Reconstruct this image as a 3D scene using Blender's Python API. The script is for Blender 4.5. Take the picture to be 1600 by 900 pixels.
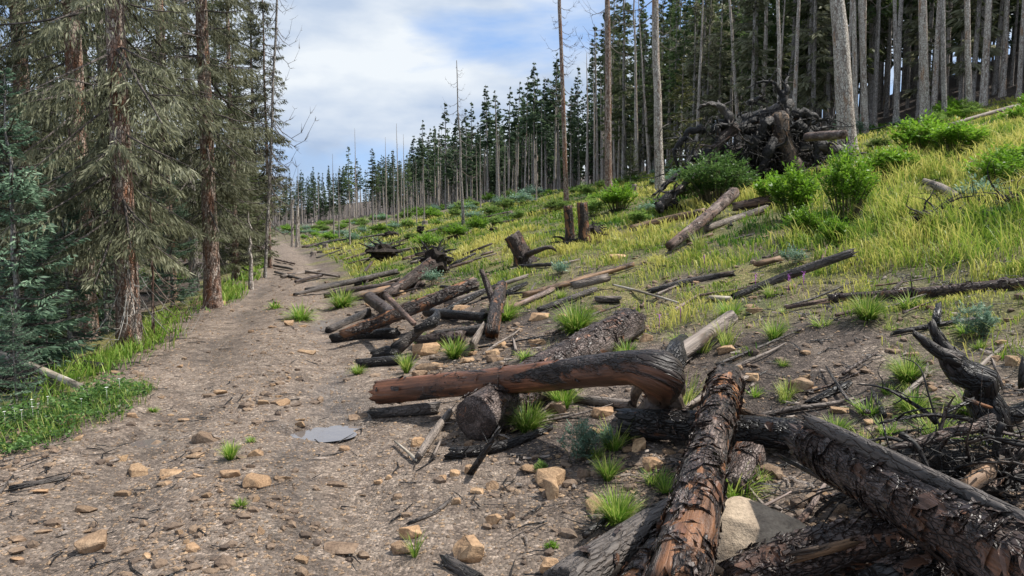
import bpy, math
import numpy as np
from mathutils import Vector
scene = bpy.context.scene
for o in list(bpy.data.objects): bpy.data.objects.remove(o)
COL = scene.collection
R = math.radians
rng = np.random.default_rng(11)

# ---------------------------------------------------------------- camera
EYE = 1.6
PITCH = math.atan(100/1155)
cam = bpy.data.cameras.new('camera'); cam.sensor_width = 36; cam.lens = 36*1155/1600
cam.clip_end = 3000; cam.clip_start = 0.05
camo = bpy.data.objects.new('camera', cam); COL.objects.link(camo)
camo.location = (0, 0, EYE); camo.rotation_euler = (math.pi/2-PITCH, 0, 0)
scene.camera = camo
scene.view_settings.view_transform = 'Standard'; scene.view_settings.look = 'None'
scene.view_settings.gamma = 1; scene.view_settings.exposure = 1.2
scene.cycles.use_adaptive_sampling = True
scene.cycles.max_bounces = 6; scene.cycles.diffuse_bounces = 3; scene.cycles.transparent_max_bounces = 4

# ---------------------------------------------------------------- world and sun
SUN_EL, SUN_AZ = R(58), R(82)          # azimuth clockwise from +Y (ahead), to the right
world = bpy.data.worlds.new('World'); scene.world = world; world.use_nodes = True
nt = world.node_tree; nt.nodes.clear()
def NN(t, k, **kw):
    n = t.nodes.new(k)
    for a, b in kw.items(): setattr(n, a, b)
    return n
wo = NN(nt, 'ShaderNodeOutputWorld'); bg = NN(nt, 'ShaderNodeBackground'); bg.inputs[1].default_value = 0.12
sky = NN(nt, 'ShaderNodeTexSky', sky_type='NISHITA', sun_disc=False, sun_elevation=SUN_EL, sun_rotation=SUN_AZ)
sky.altitude = 2800
tc = NN(nt, 'ShaderNodeTexCoord'); mp = NN(nt, 'ShaderNodeMapping'); mp.inputs['Scale'].default_value = (1, 1, 2.6)
mp.inputs['Location'].default_value = (3.35, 1.2, 0.4)
nt.links.new(tc.outputs['Generated'], mp.inputs[0])
n1 = NN(nt, 'ShaderNodeTexNoise'); n1.inputs['Scale'].default_value = 2.1; n1.inputs['Detail'].default_value = 7; n1.inputs['Roughness'].default_value = .52
n1.inputs['Distortion'].default_value = .35
nt.links.new(mp.outputs[0], n1.inputs['Vector'])
r1 = NN(nt, 'ShaderNodeValToRGB'); e = r1.color_ramp.elements
e[0].position = .36; e[0].color = (0, 0, 0, 1); e[1].position = .50; e[1].color = (1, 1, 1, 1)
nt.links.new(n1.outputs[0], r1.inputs[0])
n2 = NN(nt, 'ShaderNodeTexNoise'); n2.inputs['Scale'].default_value = 3.4; n2.inputs['Detail'].default_value = 6
nt.links.new(mp.outputs[0], n2.inputs['Vector'])
r2 = NN(nt, 'ShaderNodeValToRGB'); e = r2.color_ramp.elements
e[0].position = .38; e[0].color = (1.6, 2.05, 2.8, 1); e[1].position = .58; e[1].color = (3.2, 3.4, 3.6, 1)
nt.links.new(n2.outputs[0], r2.inputs[0])
skm = NN(nt, 'ShaderNodeMix', data_type='RGBA'); skm.inputs[0].default_value = .75
skm.inputs[7].default_value = (.88, 1.6, 3.0, 1)
nt.links.new(sky.outputs[0], skm.inputs[6])
mx = NN(nt, 'ShaderNodeMix', data_type='RGBA')
nt.links.new(r1.outputs[0], mx.inputs[0]); nt.links.new(skm.outputs[2], mx.inputs[6]); nt.links.new(r2.outputs[0], mx.inputs[7])
nt.links.new(mx.outputs[2], bg.inputs[0]); nt.links.new(bg.outputs[0], wo.inputs[0])
sl = bpy.data.lights.new('sun', 'SUN'); sl.energy = 2.9; sl.angle = R(0.9); sl.color = (1, .955, .88)
so = bpy.data.objects.new('sun', sl); COL.objects.link(so)
sd = Vector((math.sin(SUN_AZ)*math.cos(SUN_EL), math.cos(SUN_AZ)*math.cos(SUN_EL), math.sin(SUN_EL)))
so.rotation_euler = sd.to_track_quat('Z', 'Y').to_euler()

# ---------------------------------------------------------------- noise
def _h(ix, iy, iz, seed):
    n = (ix*374761393 + iy*668265263 + iz*2147483647 + seed*1274126177).astype(np.int64) & 0xffffffff
    n = ((n ^ (n >> 13))*1274126177) & 0xffffffff
    n = (n ^ (n >> 16)) & 0xffffff
    return n/float(0xffffff)*2-1
def vn(x, y, z=0., seed=0):
    x, y, z = np.broadcast_arrays(np.asarray(x, float), np.asarray(y, float), np.asarray(z, float))
    fx, fy, fz = np.floor(x), np.floor(y), np.floor(z)
    ix, iy, iz = fx.astype(np.int64), fy.astype(np.int64), fz.astype(np.int64)
    u, v, w = x-fx, y-fy, z-fz
    u = u*u*(3-2*u); v = v*v*(3-2*v); w = w*w*(3-2*w)
    r = 0
    for dz in (0, 1):
        a = _h(ix, iy, iz+dz, seed)*(1-u)+_h(ix+1, iy, iz+dz, seed)*u
        b = _h(ix, iy+1, iz+dz, seed)*(1-u)+_h(ix+1, iy+1, iz+dz, seed)*u
        r = r+(a*(1-v)+b*v)*(w if dz else 1-w)
    return r
def vn2(x, y, seed=0):
    x, y = np.broadcast_arrays(np.asarray(x, float), np.asarray(y, float))
    fx, fy = np.floor(x), np.floor(y); ix, iy = fx.astype(np.int64), fy.astype(np.int64); iz = np.zeros_like(ix)
    u, v = x-fx, y-fy; u = u*u*(3-2*u); v = v*v*(3-2*v)
    a = _h(ix, iy, iz, seed)*(1-u)+_h(ix+1, iy, iz, seed)*u
    b = _h(ix, iy+1, iz, seed)*(1-u)+_h(ix+1, iy+1, iz, seed)*u
    return a*(1-v)+b*v
def fbm(x, y, o=4, seed=0):
    r = 0; a = .5; x = np.asarray(x, float)+.37; y = np.asarray(y, float)+.71
    for i in range(o):
        r = r+a*vn2(x, y, seed+i*7); x, y = (x*.8-y*.6)*2.03+5.1, (x*.6+y*.8)*2.03+1.3; a *= .5
    return r
def fbm3(x, y, z, o=3, seed=0):
    r = 0; a = .5
    for i in range(o):
        r = r+a*vn(x, y, z, seed+i*7); x, y, z = x*2.03+3.1, y*2.03+1.7, z*2.03+7.3; a *= .5
    return r
def sp(x, w): return w*np.logaddexp(0, x/w)
def sm(a, b, x):
    t = np.clip((x-a)/(b-a), 0, 1); return t*t*(3-2*t)

# ---------------------------------------------------------------- terrain
def road_x(y): return -0.45-0.27*y-0.009*np.clip(y-20, 0, None)**1.5
def S(x, y): return (x-road_x(y))*.965
def slope(y): return .13+.13*np.exp(-(np.clip(y, 0, None)/75)**2)
def H(x, y):
    x = np.asarray(x, float); y = np.asarray(y, float); s = S(x, y)
    z = slope(y)*sp(s-1.45, .35)
    z = z-.85*(1-np.exp(-sp(-s-1.7, .25)*.30))
    off = sm(1.1, 2.6, np.abs(s-.1))
    z = z-.05*np.exp(-((s-.62)/.24)**2)-.055*np.exp(-((s+.75)/.27)**2)+.03*np.exp(-(s/.3)**2)
    z = z+.02*fbm(x*3.1, y*3.1, 3, 5)+(.03+.05*off)*fbm(x*.9, y*.9, 3, 9)+off*.05*fbm(x*2.3, y*2.3, 3, 31)
    z = z+.17*sp(s-30, 2.5)*sm(95, 50, y)
    z = z+np.clip(s/12, 0, 1)*.35*fbm(x*.17, y*.17, 2, 17)
    return z
_H0 = H
HOLLOW = [(-1.58, 5.50, .24, .13, .055), (-1.27, 5.80, .22, .08, .045), (-2.75, 5.45, .18, .10, .045)]
def H(x, y):
    z = _H0(x, y)
    for a, b_, rx, ry, d_ in HOLLOW: z = z-d_*np.exp(-(((np.asarray(x)-a)/rx)**2+((np.asarray(y)-b_)/ry)**2)**1.3)
    return z
Z0 = float(H(0, 0)); camo.location.z = EYE+Z0
FX = 1155.; cp, spn = math.cos(PITCH), math.sin(PITCH)
def ray(px, py):
    a = (px-800)/FX; b = (450-py)/FX
    return np.array([a, cp+b*spn, -spn+b*cp])
TS = np.geomspace(1.2, 420, 2600)
def at(px, py, h=0.):
    d = ray(px, py); P = d[None]*TS[:, None]; P[:, 2] += camo.location.z
    g = P[:, 2]-(H(P[:, 0], P[:, 1])+h)
    k = np.argmax(g < 0)
    if g[k] >= 0: k = len(TS)-1
    if k == 0: return P[0]
    f = g[k-1]/(g[k-1]-g[k]+1e-9)
    return P[k-1]*(1-f)+P[k]*f
def at_depth(px, py, y):      # point on the pixel's line of sight at a distance y ahead
    d = ray(px, py); t = y/d[1]; return np.array([0, 0, camo.location.z])+d*t
def ground_x(px, y):          # a point of the ground in direction px at a distance y
    d = ray(px, 350); x = d[0]/d[1]*y; return np.array([x, y, float(H(x, y))])

# ---------------------------------------------------------------- mesh helpers
class MB:
    def __init__(s): s.V = []; s.F = {3: [], 4: []}; s.T = []; s.L = []; s.n = 0
    def add(s, V, F, tone=0., lc=None):
        V = np.asarray(V, float).reshape(-1, 3)
        for f in (F if isinstance(F, (list, tuple)) else [F]):
            f = np.asarray(f, np.int64)
            if f.size: s.F[f.shape[1]].append(f+s.n)
        s.V.append(V); s.T.append(np.broadcast_to(np.asarray(tone, float), (len(V),)))
        s.L.append(V if lc is None else lc); s.n += len(V); return s
    def addmb(s, o, M=None, t=None, dtone=0.):
        V = np.concatenate(o.V)
        if M is not None: V = V@np.asarray(M).T
        if t is not None: V = V+t
        fs = [np.concatenate(o.F[k]) for k in (3, 4) if o.F[k]]
        s.add(V, fs, np.concatenate(o.T)+dtone, np.concatenate(o.L)); return s
    def build(s, name, mat, parent=None, smooth=True, mesh_only=False):
        V = np.concatenate(s.V).astype(np.float32); m = bpy.data.meshes.new(name)
        loops = []; starts = []; c = 0
        for k in (3, 4):
            if s.F[k]:
                f = np.concatenate(s.F[k]); loops.append(f.ravel()); starts.append(c+np.arange(len(f))*k); c += f.size
        loops = np.concatenate(loops).astype(np.int32); starts = np.concatenate(starts).astype(np.int32)
        m.vertices.add(len(V)); m.vertices.foreach_set('co', V.ravel())
        m.loops.add(len(loops)); m.loops.foreach_set('vertex_index', loops)
        m.polygons.add(len(starts)); m.polygons.foreach_set('loop_start', starts)
        m.update(calc_edges=True)
        m.polygons.foreach_set('use_smooth', np.full(len(starts), smooth))
        a = m.attributes.new('tone', 'FLOAT', 'POINT'); a.data.foreach_set('value', np.concatenate(s.T).astype(np.float32))
        a = m.attributes.new('lc', 'FLOAT_VECTOR', 'POINT'); a.data.foreach_set('vector', np.concatenate(s.L).astype(np.float32).ravel())
        m.materials.append(mat)
        if mesh_only: return m
        return link(name, m, parent)
def link(name, m, parent=None):
    o = bpy.data.objects.new(name, m); COL.objects.link(o)
    if parent is not None: o.parent = parent
    return o
def tag(o, label=None, cat=None, group=None, kind=None):
    if label: o['label'] = label
    if cat: o['category'] = cat
    if group: o['group'] = group
    if kind: o['kind'] = kind
    return o
def thing(name, loc, label, cat, group=None, rz=0., sc=1.):
    o = bpy.data.objects.new(name, None); COL.objects.link(o); o.empty_display_size = .1
    o.location = tuple(float(v) for v in loc); o.rotation_euler = (0, 0, rz)
    o.scale = (sc, sc, sc) if np.isscalar(sc) else sc
    return tag(o, label, cat, group)
def unit(v): v = np.asarray(v, float); return v/(np.linalg.norm(v, axis=-1, keepdims=True)+1e-9)

def resample(P, Rr, step, soft=1.):
    P = np.asarray(P, float); Rr = np.asarray(Rr, float)
    d = np.r_[0, np.cumsum(np.linalg.norm(np.diff(P, axis=0), axis=1))]
    n = max(2, int(d[-1]/step)+1); t = np.linspace(0, d[-1], n)
    Q = np.stack([np.interp(t, d, P[:, i]) for i in range(3)], 1); q = np.interp(t, d, Rr)
    if len(P) > 2:
        k = max(1, int(n/len(P)/1.6*soft))
        for _ in range(3):
            A = Q.copy()
            for j in range(1, n-1):
                a = max(0, j-k); b = min(n-1, j+k); w = min(j-a, b-j)
                A[j] = Q[j-w:j+w+1].mean(0)
            Q = A
    return Q, q, t
def frames(Q):
    T = np.gradient(Q, axis=0); T = unit(T)
    up = np.array([0, 0, 1.]) if abs(T[0, 2]) < .9 else np.array([1., 0, 0])
    N = np.zeros_like(T); n = unit(up-T[0]*np.dot(up, T[0])); N[0] = n
    for i in range(1, len(T)):
        n = n-T[i]*np.dot(n, T[i]); n = n/(np.linalg.norm(n)+1e-9); N[i] = n
    return T, N, np.cross(T, N)
def tube(mb, P, Rr, ns=8, step=None, rough=0., rs=3., seed=0, caps=True, tone=0., flat=1., jag=0., grain=0., soft=1.):
    P = np.asarray(P, float); Rr = np.broadcast_to(np.asarray(Rr, float), (len(P),))
    if step: Q, q, t = resample(P, Rr, step, soft)
    else: Q, q = P, Rr; t = np.r_[0, np.cumsum(np.linalg.norm(np.diff(P, axis=0), axis=1))]
    T, N, B = frames(Q); n = len(Q)
    th = np.arange(ns)/ns*2*math.pi; c, s_ = np.cos(th), np.sin(th)
    so = seed*3.7
    lc = np.stack([np.repeat(t, ns)+so, np.tile(c, n)*np.repeat(q, ns), np.tile(s_, n)*np.repeat(q, ns)], 1)
    rad = np.repeat(q, ns)
    if rough:
        k = fbm3(lc[:, 0]*rs, lc[:, 1]*rs*3, lc[:, 2]*rs*3, 4, seed)
        rad = rad*(1+rough*k*2)
    if grain:
        k = vn(lc[:, 0]*1.5, lc[:, 1]*70, lc[:, 2]*70, seed+3); rad = rad*(1+grain*k)
    rad = rad.reshape(n, ns)
    V = Q[:, None]+N[:, None]*(c[None, :, None]*rad[..., None])+B[:, None]*(s_[None, :, None]*rad[..., None]*flat)
    if jag:
        rr = np.random.default_rng(seed)
        for e_, sg in ((0, -1), (n-1, 1)):
            V[e_] += T[e_]*sg*(rr.random(ns)**2*jag)[:, None]
    i = np.arange(n-1)[:, None]*ns; j = np.arange(ns)[None]
    F = np.stack([i+j, i+(j+1) % ns, i+ns+(j+1) % ns, i+ns+j], -1).reshape(-1, 4)
    V = V.reshape(-1, 3); Fs = [F]
    if caps:
        a = len(V); V = np.vstack([V, Q[0]-T[0]*(-.03*q[0]), Q[-1]-T[-1]*.03*q[-1]])
        lc = np.vstack([lc, [t[0]+so, 0, 0], [t[-1]+so, 0, 0]])
        jj = np.arange(ns); k = (n-1)*ns
        Fs.append(np.stack([np.full(ns, a), (jj+1) % ns, jj], 1)); Fs.append(np.stack([np.full(ns, a+1), k+jj, k+(jj+1) % ns], 1))
    if callable(tone): tone = tone(lc[:, 0]-so, t[-1])
    mb.add(V, Fs, tone, lc); return mb
TRI = [False]
def kites(mb, p, d, ln, w, tone, rg, curl=0., plane=None):
    """one small leaf-shaped face per row: p base, d direction, ln length, w half width"""
    n = len(p); d = unit(d); q = rg.normal(size=(n, 3)) if plane is None else plane
    s = unit(np.cross(d, q)); ln = np.broadcast_to(ln, (n,))[:, None]; w = np.broadcast_to(w, (n,))[:, None]
    nn = np.cross(s, d)
    if TRI[0]:
        V = np.stack([p+s*w, p-s*w, p+d*ln], 1).reshape(-1, 3); mb.add(V, np.arange(3*n).reshape(n, 3), np.repeat(np.broadcast_to(tone, (n,)), 3)); return mb
    V = np.stack([p, p+d*ln*.45+s*w+nn*ln*curl, p+d*ln, p+d*ln*.45-s*w+nn*ln*curl], 1).reshape(-1, 3)
    F = np.arange(4*n).reshape(n, 4)
    mb.add(V, F, np.repeat(np.broadcast_to(tone, (n,)), 4)); return mb
def rotz(a): return np.array([[math.cos(a), -math.sin(a), 0], [math.sin(a), math.cos(a), 0], [0, 0, 1]])

# ---------------------------------------------------------------- materials
def new_mat(name):
    m = bpy.data.materials.new(name); m.use_nodes = True; t = m.node_tree; t.nodes.clear()
    out = NN(t, 'ShaderNodeOutputMaterial'); b = NN(t, 'ShaderNodeBsdfPrincipled')
    t.links.new(b.outputs[0], out.inputs[0]); b.inputs['Specular IOR Level'].default_value = .3
    return m, t, b, out
def attr(t, n): return NN(t, 'ShaderNodeAttribute', attribute_name=n)
def mapped(t, src, sc, loc=(0, 0, 0)):
    m = NN(t, 'ShaderNodeMapping'); m.inputs['Scale'].default_value = sc; m.inputs['Location'].default_value = loc
    t.links.new(src, m.inputs[0]); return m.outputs[0]
def noise(t, vec, sc, det=4, rough=.55, dist=0.):
    n = NN(t, 'ShaderNodeTexNoise'); n.inputs['Scale'].default_value = sc; n.inputs['Detail'].default_value = det
    n.inputs['Roughness'].default_value = rough; n.inputs['Distortion'].default_value = dist
    if vec is not None: t.links.new(vec, n.inputs['Vector'])
    return n.outputs[0]
def voro(t, vec, sc, feat='F1', out=0, rnd=1.):
    n = NN(t, 'ShaderNodeTexVoronoi', feature=feat); n.inputs['Scale'].default_value = sc; n.inputs['Randomness'].default_value = rnd
    t.links.new(vec, n.inputs['Vector']); return n.outputs[out]
def ramp(t, f, stops):
    r = NN(t, 'ShaderNodeValToRGB'); el = r.color_ramp.elements
    while len(el) < len(stops): el.new(.5)
    for e_, (p, c) in zip(el, stops):
        e_.position = p; e_.color = (c, c, c, 1) if np.isscalar(c) else (*c, 1)
    t.links.new(f, r.inputs[0]); return r.outputs[0]
def mixc(t, f, a, b, mode='MIX'):
    m = NN(t, 'ShaderNodeMix', data_type='RGBA', blend_type=mode)
    for i, v in ((0, f), (6, a), (7, b)):
        if hasattr(v, 'is_output') or isinstance(v, bpy.types.NodeSocket): t.links.new(v, m.inputs[i])
        elif np.isscalar(v): m.inputs[i].default_value = v if i == 0 else (v, v, v, 1)
        else: m.inputs[i].default_value = (*v, 1)
    return m.outputs[2]
def math_(t, op, a, b=0., clamp=False):
    m = NN(t, 'ShaderNodeMath', operation=op, use_clamp=clamp)
    for i, v in ((0, a), (1, b)):
        if isinstance(v, bpy.types.NodeSocket): t.links.new(v, m.inputs[i])
        else: m.inputs[i].default_value = v
    return m.outputs[0]
def bump(t, b, h, strength=.5, dist=.02, prev=None):
    n = NN(t, 'ShaderNodeBump'); n.inputs['Strength'].default_value = strength; n.inputs['Distance'].default_value = dist
    t.links.new(h, n.inputs['Height'])
    if prev is not None: t.links.new(prev, n.inputs['Normal'])
    t.links.new(n.outputs[0], b.inputs['Normal']); return n.outputs[0]

def leaf_mat(name, c0, c1, c2, trans=.3, vary=.25, rough=.6):
    m, t, b, out = new_mat(name)
    c = ramp(t, attr(t, 'tone').outputs['Fac'], [(0, c0), (.5, c1), (1, c2)])
    oi = NN(t, 'ShaderNodeObjectInfo')
    v = math_(t, 'ADD', math_(t, 'MULTIPLY', oi.outputs['Random'], vary*2), 1-vary)
    c = mixc(t, 1., c, v, 'MULTIPLY')
    m2 = t.nodes[-1]
    t.links.new(c, b.inputs['Base Color']); b.inputs['Roughness'].default_value = rough
    tr = NN(t, 'ShaderNodeBsdfTranslucent'); t.links.new(c, tr.inputs[0])
    ms = NN(t, 'ShaderNodeMixShader'); ms.inputs[0].default_value = trans
    t.links.new(b.outputs[0], ms.inputs[1]); t.links.new(tr.outputs[0], ms.inputs[2]); t.links.new(ms.outputs[0], out.inputs[0])
    return m
def wood_mat(name, char, wood, grey, wood_at=.55, grey_at=.9, patch=2.0, crack=9., rough=.55, bumpd=.02, fine=1.):
    """charred log: char skin cracked into plates, torn open to wood, weathered to grey along the grain"""
    m, t, b, out = new_mat(name); lc = attr(t, 'lc').outputs['Vector']
    pn = noise(t, mapped(t, lc, (patch, patch*3.2, patch*3.2)), 1., 6, .62, .4)
    wm = ramp(t, pn, [(wood_at-.015, 0), (wood_at+.02, 1)])
    gr = noise(t, mapped(t, lc, (2., 60, 60)), fine, 5, .6)
    wc = ramp(t, gr, [(.3, tuple(v*.35 for v in wood)), (.55, wood), (.75, tuple(min(1, v*1.5) for v in wood))])
    gc = ramp(t, gr, [(.3, tuple(v*.35 for v in grey)), (.6, grey), (.8, tuple(min(1, v*1.5) for v in grey))])
    gn = noise(t, mapped(t, lc, (1.3, 5, 5), (7, 3, 1)), 1.3, 4)
    gm = math_(t, 'MAXIMUM', ramp(t, gn, [(grey_at-.03, 0), (grey_at+.05, 1)]), math_(t, 'MULTIPLY', attr(t, 'tone').outputs['Fac'], ramp(t, gn, [(.3, .5), (.5, .95)])))
    dn = NN(t, 'ShaderNodeTexNoise'); dn.inputs['Scale'].default_value = 1.; dn.inputs['Detail'].default_value = 4; t.links.new(mapped(t, lc, (8, 20, 20)), dn.inputs['Vector'])
    cv = NN(t, 'ShaderNodeVectorMath', operation='MULTIPLY_ADD'); t.links.new(dn.outputs[1], cv.inputs[0]); cv.inputs[1].default_value = (1.3, 1.3, 1.3)
    t.links.new(mapped(t, lc, (crack*.7, crack*1.8, crack*1.8)), cv.inputs[2]); cv = cv.outputs[0]
    ve = voro(t, cv, 1.6, 'DISTANCE_TO_EDGE')
    cc = noise(t, mapped(t, lc, (9, 22, 22)), 1., 5, .7)
    chc = ramp(t, cc, [(.32, tuple(v*.4 for v in char)), (.52, char), (.72, tuple(min(1, v*2.8+.02) for v in char))])
    chc = mixc(t, ramp(t, ve, [(0, 0), (.09, 1)]), tuple(v*.25 for v in char), chc)
    soot = noise(t, mapped(t, lc, (1.6, 9, 9), (2, 5, 9)), 1., 6, .68)
    wc = mixc(t, ramp(t, soot, [(.42, .90), (.64, 0)]), wc, tuple(v*.18+.006 for v in wood))
    c = mixc(t, wm, chc, wc); c = mixc(t, gm, c, gc)
    t.links.new(c, b.inputs['Base Color'])
    b.inputs['Roughness'].default_value = rough; b.inputs['Specular IOR Level'].default_value = .45
    h = math_(t, 'ADD', math_(t, 'MULTIPLY', ramp(t, ve, [(0, 0), (.16, 1)]), math_(t, 'SUBTRACT', 1., wm)), math_(t, 'MULTIPLY', gr, .35))
    h = math_(t, 'ADD', h, math_(t, 'MULTIPLY', cc, .6))
    bump(t, b, h, .85, bumpd)
    return m
def bark_mat(name, dark, light, pale, scl=1., rusty=(.22, .09, .04), rust=.6, pale_at=.6):
    """scaly bark of a standing spruce"""
    m, t, b, out = new_mat(name); lc = attr(t, 'lc').outputs['Vector']
    v = mapped(t, lc, (14*scl, 30*scl, 30*scl))
    vc = voro(t, v, 1., 'F1', 0); ve = voro(t, v, 1., 'DISTANCE_TO_EDGE')
    vcol = NN(t, 'ShaderNodeTexVoronoi'); t.links.new(v, vcol.inputs['Vector']); vcol.inputs['Scale'].default_value = 1.
    sep = NN(t, 'ShaderNodeSeparateColor'); t.links.new(vcol.outputs[1], sep.inputs[0])
    c = ramp(t, sep.outputs[0], [(0, dark), (.45, light), (1, pale)])
    rn = noise(t, mapped(t, lc, (1.1, 5, 5)), 1.2, 5, .6)
    c = mixc(t, math_(t, 'MULTIPLY', ramp(t, rn, [(rust-.05, 0), (rust+.08, 1)]), .8), c, rusty)
    pn = noise(t, mapped(t, lc, (.8, 7, 7), (3, 3, 3)), 1.2, 5, .6)
    c = mixc(t, math_(t, 'MULTIPLY', ramp(t, pn, [(pale_at-.05, 0), (pale_at+.1, 1)]), .6), c, pale)
    c = mixc(t, ramp(t, ve, [(0, .0), (.10, 1)]), tuple(x*.5 for x in dark), c)
    t.links.new(c, b.inputs['Base Color']); b.inputs['Roughness'].default_value = .85
    bump(t, b, math_(t, 'ADD', ramp(t, ve, [(0, 0), (.2, 1)]), sep.outputs[1]), .8, .012)
    return m
def rock_mat(name, a, bb, c_, grain=18.):
    m, t, b, out = new_mat(name); tcn = NN(t, 'ShaderNodeTexCoord'); v = tcn.outputs['Object']
    oi = NN(t, 'ShaderNodeObjectInfo')
    n = noise(t, v, grain*.35, 6, .72); n2 = noise(t, v, grain*2.6, 5, .7)
    c = ramp(t, n, [(.3, a), (.5, bb), (.72, c_)])
    c = mixc(t, .55, c, ramp(t, n2, [(.28, .35), (.5, 1.0), (.75, 1.35)]), 'MULTIPLY')
    tr = ramp(t, oi.outputs['Random'], [(0, (.62, .60, .62)), (.35, (.95, .88, .8)), (.7, (1.08, .96, .84)), (1, (1.2, 1.12, 1.0))])
    tt = ramp(t, attr(t, 'tone').outputs['Fac'], [(0, (.45, .43, .43)), (.4, (.9, .85, .8)), (1, (1.25, 1.15, 1.0))])
    c = mixc(t, 1., c, tr, 'MULTIPLY'); c = mixc(t, 1., c, tt, 'MULTIPLY')
    t.links.new(c, b.inputs['Base Color']); b.inputs['Roughness'].default_value = .85
    bump(t, b, math_(t, 'ADD', n, math_(t, 'MULTIPLY', n2, .35)), .8, .02)
    return m
M = {}
M['spruce'] = leaf_mat('spruce_needles', (.036, .050, .022), (.105, .128, .052), (.21, .235, .11), .4)
M['spruce_olive'] = leaf_mat('lichen_hung_needles', (.058, .062, .036), (.20, .205, .120), (.42, .42, .29), .45)
M['spruce_blue'] = leaf_mat('blue_spruce_needles', (.055, .10, .06), (.16, .25, .16), (.31, .42, .29), .4)
M['spruce_mid'] = leaf_mat('forest_needles', (.034, .066, .024), (.11, .165, .058), (.23, .29, .11), .45, .4)
M['spruce_far'] = leaf_mat('far_needles', (.032, .060, .030), (.085, .135, .065), (.17, .23, .11), .4, .3)
M['yellow_fir'] = leaf_mat('yellowing_needles', (.05, .06, .015), (.11, .12, .035), (.2, .18, .06), .3)
M['bush'] = leaf_mat('bright_leaves', (.05, .12, .012), (.14, .28, .022), (.32, .50, .05), .45, .2, .45)
M['bush_dark'] = leaf_mat('deep_leaves', (.03, .075, .02), (.09, .18, .04), (.22, .33, .10), .4, .2, .45)
M['bush_blue'] = leaf_mat('sage_leaves', (.07, .14, .09), (.17, .28, .19), (.33, .45, .33), .3, .15, .5)
M['shrub'] = leaf_mat('shrub_leaves', (.03, .075, .02), (.145, .235, .05), (.28, .38, .09), .45, .4)
M['grass'] = leaf_mat('grass_blades', (.040, .125, .018), (.20, .30, .038), (.58, .53, .15), .45, .1, .5)
M['tuft'] = leaf_mat('tuft_blades', (.04, .12, .014), (.16, .30, .03), (.46, .48, .14), .4, .15, .5)
M['white'] = leaf_mat('white_petals', (.7, .7, .65), (.75, .75, .7), (.8, .8, .75), .2)
M['purple'] = leaf_mat('purple_petals', (.4, .1, .45), (.5, .15, .55), (.6, .25, .6), .2)
M['char'] = wood_mat('charred_wood', (.014, .011, .010), (.12, .055, .03), (.13, .105, .09), .68, .68, 1.8, 13, .42, .02)
M['root'] = wood_mat('charred_roots', (.013, .010, .009), (.17, .08, .04), (.17, .135, .11), .66, .65, 2.5, 13, .6, .012)
M['hero'] = wood_mat('scorched_log', (.026, .017, .014), (.25, .10, .05), (.20, .155, .13), .44, .66, 1.0, 9, .5, .014)
M['orange'] = wood_mat('torn_orange_log', (.038, .025, .020), (.38, .165, .07), (.24, .18, .15), .52, .60, 2.6, 11, .5, .025)
M['bark_char'] = wood_mat('charred_bark', (.07, .046, .037), (.28, .12, .06), (.21, .16, .14), .60, .58, 3.0, 22, .55, .016)
M['grey'] = wood_mat('weathered_wood', (.06, .045, .038), (.22, .145, .10), (.27, .22, .185), .56, .40, 1.2, 8, .7, .01)
M['dgrey'] = wood_mat('dark_weathered_wood', (.022, .018, .016), (.14, .085, .055), (.12, .10, .088), .60, .47, 1.4, 9, .6, .014)
M['brown'] = wood_mat('brown_wood', (.07, .045, .03), (.34, .20, .11), (.30, .23, .17), .46, .62, 1.2, 8, .65, .01)
M['pink'] = wood_mat('flaky_brown_bark', (.11, .07, .055), (.25, .15, .11), (.30, .23, .20), .5, .55, 2.4, 14, .75, .02)
M['pale'] = wood_mat('pale_wood', (.16, .13, .10), (.46, .38, .28), (.48, .43, .36), .40, .5, 1.3, 8, .75, .008)
M['tan'] = wood_mat('tan_bark', (.065, .045, .034), (.27, .17, .10), (.30, .23, .17), .50, .6, 2.0, 16, .65, .02)
M['flake'] = wood_mat('bark_flakes', (.055, .036, .029), (.24, .11, .06), (.17, .13, .11), .57, .62, 4, 20, .42, .01)
M['trunk'] = bark_mat('spruce_bark', (.10, .055, .038), (.30, .20, .155), (.50, .43, .37), 1., (.30, .13, .065), .55, .57)
M['trunk_pale'] = bark_mat('pale_trunk_bark', (.20, .155, .13), (.40, .34, .29), (.60, .55, .49), .8, (.38, .20, .10), .60, .5)
M['trunk_grey'] = bark_mat('grey_trunk_bark', (.16, .14, .125), (.30, .265, .24), (.45, .415, .38), .7, (.17, .11, .08), .66, .52)
M['twig'] = wood_mat('dead_twigs', (.07, .055, .047), (.13, .095, .075), (.20, .17, .15), .6, .55, 2, 10, .8, .004)
M['lichtwig'] = wood_mat('bleached_twigs', (.20, .18, .16), (.34, .30, .26), (.40, .38, .35), .5, .5, 2, 10, .8, .004)
M['redtwig'] = wood_mat('reddish_twigs', (.12, .075, .055), (.24, .13, .09), (.3, .22, .18), .5, .6, 2, 10, .8, .004)
M['stem'] = wood_mat('plant_stems', (.05, .06, .025), (.12, .12, .05), (.15, .12, .07), .5, .6, 2, 10, .8, .003)
M['rock'] = rock_mat('sandstone', (.16, .115, .085), (.33, .25, .18), (.47, .375, .28))
M['rock_grey'] = rock_mat('grey_granite', (.22, .20, .185), (.37, .345, .315), (.50, .47, .43), 26)
M['pebble'] = rock_mat('pebbles', (.13, .105, .088), (.25, .20, .16), (.36, .295, .235), 30)

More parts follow.
